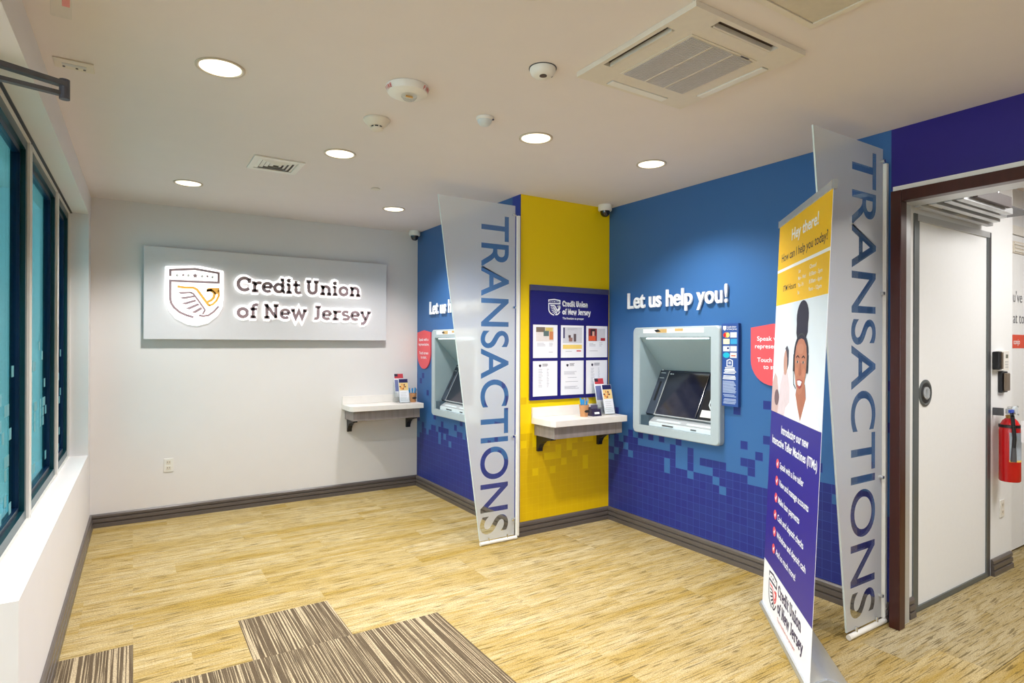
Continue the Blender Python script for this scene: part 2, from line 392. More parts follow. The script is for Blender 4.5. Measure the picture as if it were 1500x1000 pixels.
for kr in range(-10, 10):
    ya = Y0+kr*PW; yb = min(ya+PW, YB-.002)
    xs = 1.456 if yb <= Y0-.483+1e-6 else None
    segs = []
    if ya >= Y0-1e-6: segs = [(XL0, XB if ya > YC-.12 else XD)]
    elif ya >= Y0-.483-1e-6: segs = [(.008, .491), (.974, XD)]
    else: segs = [(1.457, XD if ya > 1.5 else 5.9)]
    ph = random.choice((0, .2415, .483, .7245))+.008
    for a, b in segs:
        if b == XD and ya <= 1.62: b = 5.9
        x = math.floor((a-ph)/PL)*PL+ph
        while x < b:
            p, q = max(a, x), min(b, x+PL)
            tile(p, ya, q, yb, CARPL if (p+q)/2 > 3.6 else CARPY)
            x += PL
for c in range(-2, 6):                      # brown planks run towards the back wall
    xa = .008+c*PW; top = dark_top(xa+.05); s = random.choice((0, .2415, .483))
    y = top; first = True
    while y > 1.0:
        ln = PL-(s if first else 0); first = False
        tile(max(xa, XL0), y-ln, xa+PW, y, CARPD); y -= ln
struct('ceiling', MB().box(-3.2, -2.4, H, 8.0, YB+.2, H+.12), CEIL, 'off-white painted ceiling')
struct('wall_back', MB().box(-1.2, YB, 0, XB+.12, YB+.15, H), WHITE, 'pale grey-white back wall carrying the backlit sign')
# window wall: low wall, header, far pier
wl = MB()
def slant(y0, y1, d0, d1, z0, z1, mb=wl):
    mb.hexa([(xl(y0)-d0, y0, z0), (xl(y1)-d0, y1, z0), (xl(y1)-d1, y1, z0), (xl(y0)-d1, y0, z0)], [(xl(y0)-d0, y0, z1), (xl(y1)-d0, y1, z1), (xl(y1)-d1, y1, z1), (xl(y0)-d1, y0, z1)])
slant(YE, YB, 0, .30, 0, SILL); slant(-2.4, YB, 0, .30, SOFF, H); slant(YJ, YB, 0, .30, SILL, SOFF)
struct('wall_left', wl, WHITE, 'white window wall with deep sill and soffit')
struct('wall_entry', MB().box(-2.6, YE-.001, 0, xl(YE)-.30, YE+.12, H), WHITE, 'white return wall beside the entrance')
struct('wall_entrance_side', MB().box(-2.75, -2.4, 2.45, -2.6, YE+.12, H).box(-2.75, -2.4, 0, -2.6, -2.2, 2.45).box(-2.75, 2.45, 0, -2.6, YE+.12, 2.45), WHITE, 'white surround of the glazed entrance')
gd = struct('door_3', MB().box(-2.72, -2.2, 0, -2.63, -2.14, 2.45).box(-2.72, 2.39, 0, -2.63, 2.45, 2.45).box(-2.72, -.06, .08, -2.63, 0, 2.39).box(-2.72, -2.14, 2.39, -2.63, 2.39, 2.45).box(-2.72, -2.14, 0, -2.63, 2.39, .08), TEALF, 'glazed entrance with teal frame')
obj('pane', MB().box(-2.68, -2.14, .08, -2.674, -.06, 2.39), clear_glass('clear_shop_glass', (.9, .95, .95, 1), .05), gd); obj('pane', MB().box(-2.68, 0, .08, -2.674, 2.39, 2.39), bpy.data.materials['clear_shop_glass'], gd)
struct('wall_front', MB().box(-2.75, -2.55, 0, 8.0, -2.4, H), WHITE, 'white wall behind the viewer')
def itm_hole(yc):  # recess opening of a teller machine centred on yc
    return yc-.355, yc+.355, .868, 1.578
IT2 = 3.146; IT1 = 5.030
def holed_wall(x, y0, y1, yc, th=.12):
    a, b, c, d = itm_hole(yc); m = MB()
    m.box(x, y0, 0, x+th, a, H); m.box(x, b, 0, x+th, y1, H); m.box(x, a, 0, x+th, b, c); m.box(x, a, d, x+th, b, H); return m
struct('wall_right_far', holed_wall(XB, YC+.12, YB, IT1), BLUEW, 'blue pixel-print wall beside the back wall')
struct('wall_alcove', MB().box(XB+.002, YC, 0, XD+.12, YC+.12, H), YELW, 'yellow pixel-print wall between the blue walls')
struct('trim_1', MB().box(XB, YC-.0005, 0, XB+.0019, YC+.12, H), NAVYW, 'dark blue edge of the yellow wall corner')
struct('wall_right', holed_wall(XD, 1.634, YC, IT2), BLUEW, 'blue pixel-print wall with the nearer teller machine')
wp = MB(); wp.box(XD, -.25, 2.372, XD+.12, 1.634, H); wp.box(XD, -2.4, 0, XD+.12, -.25, H)
struct('wall_doorway', wp, PURP, 'violet-blue wall above the dark wood doorway')
struct('wall_doorway_lining', MB().box(XD, 1.606, 0, XD+.09, 1.6335, 2.371), NAVYW, 'narrow blue strip of wall beside the dark wood casing')
# the next room
struct('wall_next_room', MB().box(XD+.122, 1.606, 0, 3.70, 1.72, H).box(4.775, 1.606, 0, 5.13, 1.80, H).box(3.70, 1.606, 2.262, 4.775, 1.72, H), WROOM, 'bright white wall of the next room')
struct('wall_next_room_side', MB().box(7.9, -2.4, 0, 8.0, 1.8, H), WROOM, 'white far side wall of the next room')
struct('wall_next_room_back', MB().box(5.13, 1.74, 0, 8.0, 1.85, H), WROOM, 'white wall around the lettered white door')

# stepped baseboards
BBP = [(0, 0), (.024, 0), (.022, .030), (.012, .034), (.012, .038), (.021, .043), (.019, .068), (.009, .072), (.009, .076), (.018, .080), (.016, .098), (.008, .108), (0, .108)]
def baseboard(name, p0, p1, nrm, m0=0, m1=0, label=None, m=BASEB):
    p0 = Vector(p0); p1 = Vector(p1); d = (p1-p0).normalized(); n = Vector(nrm); mb = MB(); k = len(BBP)
    A = [p0+n*a+Vector((0, 0, z))+d*(m0*a) for a, z in BBP]; B = [p1+n*a+Vector((0, 0, z))-d*(m1*a) for a, z in BBP]
    mb.add(A+B, [tuple(range(k)), tuple(range(k, 2*k))[::-1]]+[(i, (i+1) % k, (i+1) % k+k, i+k) for i in range(k)])
    return struct(name, mb, m, label)
e = .0008
baseboard('baseboard_back', (xl(YB)+e, YB-e, 0), (XB-e, YB-e, 0), (0, -1, 0), 1, 1, 'stepped grey baseboard along the back wall')
baseboard('baseboard_right_far', (XB-e, YB-e, 0), (XB-e, YC-e, 0), (-1, 0, 0), 1, -1, 'stepped grey baseboard under the far blue wall')
baseboard('baseboard_alcove', (XB-e, YC-e, 0), (XD-e, YC-e, 0), (0, -1, 0), -1, 1, 'stepped grey baseboard under the yellow wall')
baseboard('baseboard_right', (XD-e, YC-e, 0), (XD-e, 1.634, 0), (-1, 0, 0), 1, 0, 'stepped grey baseboard under the near blue wall')
baseboard('baseboard_left', (xl(YE)+e, YE, 0), (xl(YB)+e, YB-e, 0), (1, .0115, 0), 0, 1, 'stepped grey baseboard under the window wall')
baseboard('baseboard_next_room', (4.778, 1.605, 0), (5.10, 1.605, 0), (0, -1, 0), 0, 0, 'short grey baseboard below the fire extinguisher')
baseboard('baseboard_next_room_corner', (3.633, 1.605, 0), (3.70, 1.605, 0), (0, -1, 0), 0, 0, 'short grey baseboard piece beside the sliding door')

# windows
def window(i, y0, y1):
    fr = MB(); D0, D1 = .13, .19; w = .06
    slant(y0, y1, D0, D1, SILL, SILL+w, fr); slant(y0, y1, D0, D1, SOFF-w, SOFF, fr)
    slant(y0, y0+w, D0, D1, SILL+w, SOFF-w, fr); slant(y1-w, y1, D0, D1, SILL+w, SOFF-w, fr)
    o = struct('window_%d' % i, fr, TEALF, ['white-trimmed teal window nearest the entrance', 'middle teal-framed window above the deep sill', 'teal-framed window nearest the back wall'][i-1])
    s2 = MB(); a, b = y0+w, y1-w; q = .025
    slant(a, b, .150, .180, SILL+w, SILL+w+q, s2); slant(a, b, .150, .180, SOFF-w-q, SOFF-w, s2); slant(a, a+q, .150, .180, SILL+w+q, SOFF-w-q, s2); slant(b-q, b, .150, .180, SILL+w+q, SOFF-w-q, s2)
    obj('sash', s2, NAVYF, o)
    pn = MB(); slant(a+q*.5, b-q*.5, .163, .169, SILL+w+q*.5, SOFF-w-q*.5, pn); obj('pane', pn, TEALG, o)
    tr = MB(); slant(y0-.004, y0+.014, .118, .132, SILL, SOFF, tr); slant(y1-.014, y1+.004, .118, .132, SILL, SOFF, tr)
    slant(y0, y1, .118, .132, SILL, SILL+.012, tr); slant(y0, y1, .118, .132, SOFF-.012, SOFF, tr); obj('inner_trim', tr, PLAST, o)
    fm = MB(); rnd = random.Random(i); S = .0575; ny = int((b-a-.08)/S)
    for r_ in range(26):
        for c_ in range(ny):
            z = SILL+w+q+.005+r_*S
            if rnd.random() < max(0, 1-abs(r_-6)/8.0)*.22 and z < 1.6: slant(a+.04+c_*S, a+.04+c_*S+S*.92, .1605, .1622, z, z+S*.92, fm)
    f = obj('film_squares', fm, FILM, o); f['kind'] = 'stuff'
window(1, 2.70, 3.80); window(2, 3.84, 4.94); window(3, 4.98, YJ-.002)
gp = MB(); slant(YE, 2.698, .13, .19, SILL, SOFF, gp); slant(3.802, 3.838, .13, .19, SILL, SOFF, gp); slant(4.942, 4.978, .13, .19, SILL, SOFF, gp)
struct('trim_2', gp, PLAST, 'white mullions between the windows')
slot = MB(); slant(YE, YJ, .105, .128, SOFF-.006, SOFF-.0005, slot); struct('trim_3', slot, BLACK, 'dark blind slot along the window soffit')
# outside the windows
struct('ground_outside', MB().box(-30, -3, -.3, -.75, 40, -.12), mat('pale_pavement', (188, 190, 190), .9), 'pale pavement outside the windows')
tag(obj('street_building', MB().box(-9, 13, -.12, -1.15, 20, 6.5), mat('pale_render', (226, 222, 216), .8)), 'pale building outside seen through the teal glass', 'building')

# doorway casing and sliding door
cs = MB(); cs.box(3.44, 1.552, 0, 3.502, 1.605, 2.345)
struct('trim_4', cs, WOOD, 'dark cherry wood doorway post', bevel=.003)
struct('trim_5', MB().box(3.44, -.25, 2.285, 3.502, 1.551, 2.345), WOOD, 'dark cherry wood doorway header', bevel=.003)
struct('trim_6', MB().box(3.455, -.25, 2.346, 3.509, 1.60, 2.371), PLAST, 'white strip above the doorway header')
struct('trim_7', MB().box(3.503, 1.575, 0, 3.60, 1.6055, 2.285).box(3.503, -.2, 2.286, 3.64, 1.574, 2.30), ALU, 'aluminium edge inside the doorway')
dp = MB().box(3.775, 1.612, .035, 4.712, 1.652, 2.225)
door = struct('door_1', dp, WROOM, 'white sliding door with round flush pull')
obj('door_edge', MB().box(3.742, 1.606, .02, 3.7748, 1.66, 2.225), ALUD, door)
obj('door_edge', MB().box(4.7122, 1.606, .02, 4.735, 1.66, 2.225), ALUD, door)
obj('bottom_rail', MB().box(3.742, 1.604, .004, 4.735, 1.655, .0345), ALUD, door)
obj('top_rail', MB().box(3.742, 1.600, 2.2252, 4.735, 1.66, 2.261), ALU, door)
def face_lathe(c, prof, n=32):
    m = MB().lathe((0, 0, 0), prof, n); m.v = [Vector((c[0]+v.x, c[1]-v.z, c[2]+v.y)) for v in m.v]; return m
pc = (3.862, 1.6118, 1.243); pull = obj('flush_pull', face_lathe(pc, [(.078, 0), (.078, .004), (.066, .007), (.060, .004)]), ALUD, door, smooth=True)
obj('pull_cup', face_lathe((pc[0], pc[1]-.0042, pc[2]), [(.058, 0), (.058, .001), (.03, .0012)], 28), BLACK, pull); obj('lock_ring', face_lathe((pc[0], pc[1]-.0055, pc[2]), [(.036, 0), (.036, .006), (.026, .006), (.024, .001)], 24), ALU, pull)
obj('thumb_turn', MB().box(pc[0]-.007, pc[1]-.022, pc[2]-.024, pc[0]+.007, pc[1]-.006, pc[2]+.024), ALU, pull)
obj('jamb_channel', MB().box(3.702, 1.600, 0, 3.7415, 1.66, 2.262), ALUD, door); obj('strike_channel', MB().box(4.736, 1.606, 0, 4.774, 1.66, 2.262), DGREY, door)
t = thing('sliding_door_track', 'aluminium overhead track hung above the white sliding door', 'track', (4.1, 1.45, 2.28))
for y in (1.345, 1.40, 1.47, 1.545): obj('rail', MB().box(3.645, y, 2.28, 4.62-(1.545-y)*1.6, y+.035, 2.315), ALU, t, bevel=.002)
obj('backing_plate', MB().box(3.645, 1.34, 2.317, 4.60, 1.598, 2.325), DGREY, t)
for x in (3.72, 4.12): obj('hanger_plate', MB().box(x, 1.505, 2.296, x+.16, 1.54, 2.302), OFFW, t); obj('opening', MB().box(x+.17, 1.505, 2.296, x+.27, 1.54, 2.300), BLACK, t)
obj('side_cover', MB().box(3.74, 1.318, 2.30, 4.20, 1.339, 2.36), mat('brown_grey_cover', (84, 70, 72), .5), t)
for x in (3.8, 4.4): obj('hanger_rod', MB().cyl((x, 1.45, 2.325), (x, 1.45, H), .006), CHROME, t)
# lettered door of the next room
d2 = struct('door_2', MB().box(5.20, 1.70, .02, 6.20, 1.735, 2.33), WROOM, 'white lettered door in the next room')
obj('door_frame', MB().box(5.132, 1.69, 0, 5.195, 1.739, 2.40).box(5.132, 1.69, 2.335, 6.26, 1.739, 2.40), PLAST, d2)
F2 = Fr((5.42, 1.699, 0), (1, 0, 0), (0, 0, 1))
mb = MB(); text(mb, F2, "u've", .02, 1.84, .085, bold=-.005); text(mb, F2, 'at to', .02, 1.685, .085, bold=-.005); obj('door_lettering', mb, mat('mid_grey_ink', (104, 104, 112), .7), d2)
obj('red_label', MB().fbox(F2, .012, 1.50, .30, 1.60, 0, .0006), mat('orange_red_print', (222, 84, 60), .6), d2)
mb = MB(); text(mb, F2, 'conjo', .03, 1.53, .04, bold=.01, z0=.0008, z1=.0012); obj('label_text', mb, INKW, d2)
obj('louvre', MB().box(5.42, 1.69, 2.20, 6.0, 1.70, 2.285), OFFW, d2)
for k in range(3): obj('slat', MB().box(5.43, 1.684, 2.21+k*.025, 5.99, 1.69, 2.222+k*.025), PLAST, d2)

# ------------------------------------------------------------------ ceiling fittings
DL = [(.315, 2.832, 'round ceiling downlight nearest the windows and the viewer'), (.346, 5.012, 'round ceiling downlight above the backlit sign by the windows'),
      (1.088, 3.709, 'round ceiling downlight beside the square air vent'), (1.937, 4.976, 'round ceiling downlight nearest the far dome camera'),
      (1.949, 2.807, 'round ceiling downlight in front of the yellow wall'), (2.863, 2.797, 'round ceiling downlight closest to the near blue wall'),
      (.33, .65, None), (1.95, .5, None), (2.9, .65, None), (1.1, 1.6, None), (1.1, -.9, None), (-1.4, .9, None)]  # unlabelled ones are unseen, continue the pattern, added to light the foreground
def downlight(x, y, label):
    t = thing('downlight', label or 'unseen round ceiling downlight added to light the foreground', 'downlight', (x, y, H-.006), 'recessed ceiling downlights')
    obj('trim_ring', MB().lathe((x, y, H-.006), [(.088, .0055), (.098, .0055), (.098, .002), (.094, 0), (.088, 0), (.084, .0055)], 40), mat('beige_trim', (196, 184, 166), .4), t, smooth=True)
    obj('lens', MB().lathe((x, y, H-.003), [(.083, .0025), (.083, 0), (.04, -.0005)], 32), LENS, t)
    ld = bpy.data.lights.new('downlight_lamp', 'SPOT'); ld.energy = SPOT_W if label else SPOT_W*.75; ld.spot_size = R(128); ld.spot_blend = .7; ld.shadow_soft_size = .08; ld.color = (1, .975, .95)
    lo = bpy.data.objects.new('downlight_lamp', ld); col.objects.link(lo); lo.parent = t; lo.location = (0, 0, -.012)
for x, y, lb in DL: downlight(x, y, lb)
t = thing('added_panel_light', 'flat ceiling light panel added out of view to brighten the next room', 'ceiling light', (4.9, .3, H-.02))  # lamp added out of view to brighten the next room
obj('frame', MB().box(4.3, -.3, H-.02, 5.5, .9, H-.0005), PLAST, t); obj('diffuser', MB().box(4.33, -.27, H-.024, 5.47, .87, H-.0205), LENS, t)
al = bpy.data.lights.new('added_panel_lamp', 'AREA'); al.energy = PANEL_W; al.size = 1.1; al.color = (1, .98, .96); lo = bpy.data.objects.new('added_panel_lamp', al); col.objects.link(lo); lo.parent = t; lo.location = (0, 0, -.03)

# fire strobe
x, y = 1.067, 2.577
t = thing('fire_alarm_strobe', 'large white fire alarm strobe with red lettering on the ceiling', 'fire alarm', (x, y, H-.07))
obj('housing', MB().lathe((x, y, H), [(.098, -.001), (.098, -.012), (.090, -.030), (.062, -.044), (.05, -.045)], 36), PLAST, t, smooth=True)
obj('lens_dome', MB().lathe((x+.0, y-.02, H), [(.036, -.042), (.036, -.052), (.026, -.064), (.008, -.068)], 24), clear_glass('strobe_lens', (.85, .86, .86, 1), .3), t, smooth=True)
obj('flash_tube', MB().cyl((x-.016, y-.02, H-.05), (x+.016, y-.02, H-.05), .004), GOLD, t)
REDI = mat('red_ink', (206, 46, 40), .5)
for a0 in (-48, 184):
    for k, ch in enumerate('FIRE'):
        a = R(a0+(k-1.5)*9); rad = Vector((cos(a), sin(a), 0)); tan = Vector((-sin(a), cos(a), 0))
        Fq = Fr(Vector((x, y, H-.027))+rad*.0932, tan, Vector((0, 0, 1))*.018+rad*.008)
        m = MB(); text(m, Fq, ch, 0, 0, .017, bold=.02, align='C', z0=.0006, z1=.0010); obj('letter', m, REDI, t)
x, y = 1.085, 3.036
t = thing('smoke_detector', 'cream smoke detector with dark slots beside the fire strobe', 'smoke detector', (x, y, H-.06))
obj('base', MB().lathe((x, y, H), [(.070, -.001), (.070, -.008), (.062, -.018), (.045, -.034), (.034, -.038)], 32), OFFW, t, smooth=True)
obj('sensing_slots', MB().lathe((x, y, H), [(.031, -.036), (.031, -.046)], 24), BLACK, t); obj('cap', MB().lathe((x, y, H), [(.034, -.046), (.034, -.053), (.026, -.058), (.01, -.059)], 28), OFFW, t, smooth=True)
for k in range(8): a = k*pi/4; obj('slot_rib', MB().box(x+cos(a)*.031-.003, y+sin(a)*.031-.003, H-.046, x+cos(a)*.031+.003, y+sin(a)*.031+.003, H-.037), OFFW, t)
x, y = 1.548, 2.699
t = thing('motion_sensor', 'small white dome motion sensor on the ceiling', 'motion sensor', (x, y, H-.05))
obj('base', MB().lathe((x, y, H), [(.044, -.001), (.044, -.012), (.040, -.016)], 28), PLAST, t, smooth=True)
obj('lens_dome', MB().lathe((x, y, H), [(.039, -.014), (.036, -.028), (.026, -.040), (.010, -.046)], 28), mat('milky_lens', (206, 212, 214), .35), t, smooth=True)
obj('status_window', MB().box(x+.026, y-.032, H-.017, x+.038, y-.024, H-.010), DGREY, t)
x, y = 1.48, 2.082
t = thing('ceiling_sensor', 'white round ceiling sensor with a dark eye', 'sensor', (x, y, H-.04))
obj('housing', MB().lathe((x, y, H), [(.056, -.003), (.056, -.012), (.050, -.026), (.036, -.036), (.012, -.039)], 32), PLAST, t, smooth=True)
obj('mounting_ring', MB().lathe((x, y, H), [(.060, -.0005), (.060, -.003), (.05, -.0032)], 32), DGREY, t)
obj('eye', MB().lathe((x-.006, y-.012, H-.0365), [(.016, 0), (.016, -.003), (.008, -.004)], 18), mat('dark_red_eye', (44, 8, 4), .3), t); obj('status_light', MB().cyl((x+.036, y-.012, H-.028), (x+.039, y-.014, H-.033), .004), BLACK, t)
x, y = 1.562, 4.395
tag(obj('sprinkler_cover', MB().lathe((x, y, H), [(.030, -.0005), (.036, -.004), (.036, -.007), (.02, -.008)], 28), OFFW, smooth=True), 'flat round cream sprinkler cover on the ceiling', 'sprinkler')
def dome_camera(x, y, label):
    t = thing('dome_camera', label, 'security camera', (x, y, H-.105), 'dome security cameras in the wall corners')
    obj('housing', MB().lathe((x, y, H), [(.058, -.0005), (.058, -.045), (.052, -.052), (.044, -.052)], 32), PLAST, t, smooth=True)
    obj('dome', MB().lathe((x, y, H), [(.042, -.050), (.040, -.068), (.033, -.085), (.020, -.097), (.006, -.101)], 28), mat('smoked_dome', (30, 28, 34), .1, spec=.8), t, smooth=True)
    obj('lens', MB().lathe((x-.010, y-.022, H-.074), [(.012, 0), (.013, -.016), (.007, -.020)], 16), DGREY, t)
dome_camera(3.385, 3.84, 'white dome camera in the corner above the yellow wall'); dome_camera(2.50, 5.83, 'white dome camera in the far corner by the back wall')
# air vent
x, y, a = .798, 4.171, .155
t = thing('air_vent', 'square white louvred air vent between two downlights', 'air vent', (x, y, H-.012))
Fz = Fr((x, y, H), (1, 0, 0), (0, -1, 0))
obj('frame', MB().box(x-a, y-a, H-.010, x+a, y-a+.035, H-.0005).box(x-a, y+a-.035, H-.010, x+a, y+a, H-.0005).box(x-a, y-a+.035, H-.010, x-a+.035, y+a-.035, H-.0005).box(x+a-.035, y-a+.035, H-.010, x+a, y+a-.035, H-.0005), PLAST, t, bevel=.002)
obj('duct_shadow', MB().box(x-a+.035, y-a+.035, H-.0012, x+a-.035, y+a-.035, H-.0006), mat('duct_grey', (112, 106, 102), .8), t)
for k in range(4):
    b = a-.037-k*.027; w = .019; z0, z1 = H-.011, H-.0035
    for sx, sy in ((1, 0), (-1, 0), (0, 1), (0, -1)):
        if sx: P = [(x+sx*b, y-b, z1), (x+sx*b, y+b, z1), (x+sx*(b-w), y+b-w, z0), (x+sx*(b-w), y-b+w, z0)]
        else: P = [(x-b, y+sy*b, z1), (x+b, y+sy*b, z1), (x+b-w, y+sy*(b-w), z0), (x-b+w, y+sy*(b-w), z0)]
        P = [Vector(p) for p in P]; obj('louvre_slat', MB().hexa(P, [p+Vector((0, 0, .0015)) for p in P]), PLAST, t)
# air-conditioning cassette
cx, cy, a = 1.95, 1.705, .325
t = thing('ceiling_air_conditioner', 'square ceiling air conditioner cassette with grey mesh grille', 'air conditioner', (cx, cy, H-.03))
slots = [('x', -1, True), ('y', -1, True), ('x', 1, False), ('y', 1, False)]
mb = MB(); z0, z1 = H-.022, H-.0006; g = .182; s0, s1 = .262, .305; L0 = .175
mb.box(cx-a, cy-a, z0, cx+a, cy-s1, z1); mb.box(cx-a, cy+s1, z0, cx+a, cy+a, z1); mb.box(cx-a, cy-s1, z0, cx-s1, cy+s1, z1); mb.box(cx+s1, cy-s1, z0, cx+a, cy+s1, z1)
mb.box(cx-s0, cy-s0, z0, cx+s0, cy+s0, z1)
for sx in (-1, 1):
    for sy in (-1, 1):
        mb.box(min(cx+sx*L0, cx+sx*s1), min(cy+sy*s0, cy+sy*s1), z0, max(cx+sx*L0, cx+sx*s1), max(cy+sy*s0, cy+sy*s1), z1)
        mb.box(min(cx+sx*s0, cx+sx*s1), min(cy+sy*L0, cy+sy*s0), z0, max(cx+sx*s0, cx+sx*s1), max(cy+sy*L0, cy+sy*s0), z1)
obj('body', mb, OFFW, t)
for ax, sg, op in slots:
    def rect(u0, u1, v0, v1, za, zb):
        return MB().box(*( (cx+min(sg*u0, sg*u1), cy+v0, za, cx+max(sg*u0, sg*u1), cy+v1, zb) if ax == 'x' else (cx+v0, cy+min(sg*u0, sg*u1), za, cx+v1, cy+max(sg*u0, sg*u1), zb)))
    obj('slot_void', rect(s0+.001, s1-.001, -L0+.001, L0-.001, H-.004, H-.001), mat('slot_brown', (66, 50, 44), .7), t)
    if op: obj('flap', rect(s0+.004, s0+.012, -L0+.008, L0-.008, H-.024, H-.006), OFFW, t)
    else: obj('flap', rect(s0+.003, s1-.003, -L0+.004, L0-.004, H-.026, H-.018), PLAST, t, bevel=.002)
gr = obj('grille_frame', MB().box(cx-g-.012, cy-g-.012, H-.026, cx+g+.012, cy+g+.012, H-.0225), OFFW, t)
obj('grille_mesh', MB().box(cx-g, cy-g, H-.0275, cx+g, cy+g, H-.0265), mat('grille_grey', (176, 176, 182), .6), t)
mb = MB()
for k in range(46): yy = cy-g+k*2*g/45.0; mb.box(cx-g, yy-.0013, H-.030, cx+g, yy+.0013, H-.0276)
o = obj('grille_bars', mb, mat('grille_light', (214, 212, 214), .6), t); o['kind'] = 'stuff'
for k in (-.33, .33): obj('grille_rib', MB().box(cx+k*g-.003, cy-g, H-.031, cx+k*g+.003, cy+g, H-.0276), OFFW, t)
obj('nameplate', MB().box(cx+.10, cy-g-.010, H-.0275, cx+.15, cy-g-.004, H-.0262), DGREY, t)
# access hatch
t = thing('ceiling_access_hatch', 'pale square ceiling access hatch cut by the picture top', 'access hatch', (1.81, .965, H-.012))
hx0, hx1, hy0, hy1 = 1.51, 2.113, .66, 1.265
obj('frame', MB().box(hx0, hy0, H-.012, hx1, hy0+.025, H-.0005).box(hx0, hy1-.025, H-.012, hx1, hy1, H-.0005).box(hx0, hy0+.025, H-.012, hx0+.025, hy1-.025, H-.0005).box(hx1-.025, hy0+.025, H-.012, hx1, hy1-.025, H-.0005), OFFW, t)
obj('panel', MB().box(hx0+.027, hy0+.027, H-.008, hx1-.027, hy1-.027, H-.0006), mat('beige_hatch', (206, 196, 176), .35), t)
# recessed plate, exit sign and door closer by the entrance
t = thing('ceiling_slot_plate', 'small white slotted plate on the ceiling by the windows', 'ceiling plate', (-.21, 3.14, H-.008))
obj('plate', MB().box(-.283, 3.09, H-.007, -.143, 3.19, H-.0005), OFFW, t, bevel=.002); obj('slot', MB().box(-.255, 3.125, H-.0085, -.17, 3.150, H-.0071), LGREY, t)
for x in (-.25, -.205, -.178): obj('screw', MB().cyl((x, 3.163, H-.0071), (x, 3.163, H-.0095), .005), DGREY, t)
t = thing('exit_sign', 'clear hanging exit sign with a red patch at the top left edge', 'exit sign', (-.19, 2.295, H-.2))
obj('canopy', MB().box(-.235, 2.24, H-.02, -.145, 2.35, H-.0005), PLAST, t, bevel=.004); obj('acrylic_plate', MB().box(-.215, 2.285, 2.522, -.163, 2.305, H-.0205), ACRY, t); obj('red_patch', MB().box(-.186, 2.2835, 2.55, -.166, 2.2845, 2.66), mat('exit_red', (224, 150, 140), .5), t)
t = thing('door_closer_arm', 'grey metal door closer arm jutting in above the windows', 'door closer', (-.3, 2.25, 2.27))
obj('main_arm', MB().hexa([(-.60, 2.06, 2.30), (-.17, 2.265, 2.30), (-.18, 2.29, 2.30), (-.61, 2.085, 2.30)], [(-.60, 2.06, 2.315), (-.17, 2.265, 2.315), (-.18, 2.29, 2.315), (-.61, 2.085, 2.315)]), DGREY, t)
obj('forearm', MB().hexa([(-.60, 2.16, 2.272), (-.17, 2.27, 2.272), (-.175, 2.29, 2.272), (-.605, 2.18, 2.272)], [(-.60, 2.16, 2.284), (-.17, 2.27, 2.284), (-.175, 2.29, 2.284), (-.605, 2.18, 2.284)]), DGREY, t)
obj('elbow_pin', MB().cyl((-.178, 2.277, 2.262), (-.178, 2.277, 2.322), .014), mat('blue_grey_pin', (84, 86, 96), .3, .6), t); obj('closer_body', MB().box(-.70, 1.95, 2.26, -.60, 2.25, 2.33), DGREY, t, bevel=.004)

# ------------------------------------------------------------------ backlit sign on the back wall
SY = 5.872
FS = Fr((0, SY, 0), (1, 0, 0), (0, 0, 1))
t = thing('backlit_wall_sign', 'wide white panel sign with backlit shield and lettering', 'sign', (1.14, SY, 1.54))
obj('panel', MB().box(.078, SY, 1.545, 2.209, SY+.022, 2.330), SIGNP, t, bevel=.002)
for x in (.35, 1.9):
    for z in (1.75, 2.15): obj('standoff', MB().cyl((x, SY+.022, z), (x, YB, z), .018), ALU, t)
hw = MB()
for ln_, x, y, w in (('Credit Union', .79, 1.985, 1.13), ('of New Jersey', .79, 1.745, 1.235)):
    for (c, m), (c2, m2) in zip(slab(None, FS, ln_, x, y, .128, w, .225, .016, .030), slab(None, FS, ln_, x, y, .128, w, .50, .006, .0155)):
        lt = obj('letter', m, SIGNL, t); obj('letter_halo', m2, HALO, lt)
sg = shield_logo(FS, .262, 2.155, .395, .016, .030)
sh = MB(); k = .395/735
sh.prism(FS, [(.235, 2.165), (.235, 1.87), (.26, 1.79), (.31, 1.725), (.40, 1.675), (.475, 1.665), (.56, 1.69), (.635, 1.755), (.675, 1.83), (.682, 1.90), (.682, 2.155), (.50, 2.185), (.44, 2.185)], .006, .0155)
so = obj('shield', sg['outline'], SIGNL, t); obj('shield_halo', sh, HALO, so); obj('star', sg['star'], SIGNL, so); obj('pale_star', sg['faint'], LGREY, so); obj('eagle', sg['eagle'], GOLD, so); obj('wing', sg['wing'], SIGNL, so)
# wall outlet
def outlet(x, y, z, label, cat='outlet'):
    t = thing('wall_outlet', label, cat, (x, y, z-.06)); Fo = Fr((x, y, z), (1, 0, 0), (0, 0, 1))
    obj('cover_plate', MB().fbox(Fo, -.036, -.058, .036, .058, .0005, .006), PLAST, t, bevel=.002)
    for dz in (-.024, .024):
        r = obj('receptacle', MB().fbox(Fo, -.017, dz-.016, .017, dz+.016, .006, .0085), OFFW, t, bevel=.002)
        obj('socket_slots', MB().fbox(Fo, -.009, dz-.004, -.006, dz+.008, .0085, .009).fbox(Fo, .006, dz-.004, .009, dz+.008, .0085, .009), DGREY, r)
outlet(.268, YB, .457, 'white power outlet low on the back wall'); outlet(4.955, 1.606, .42, 'white outlet below the fire extinguisher')

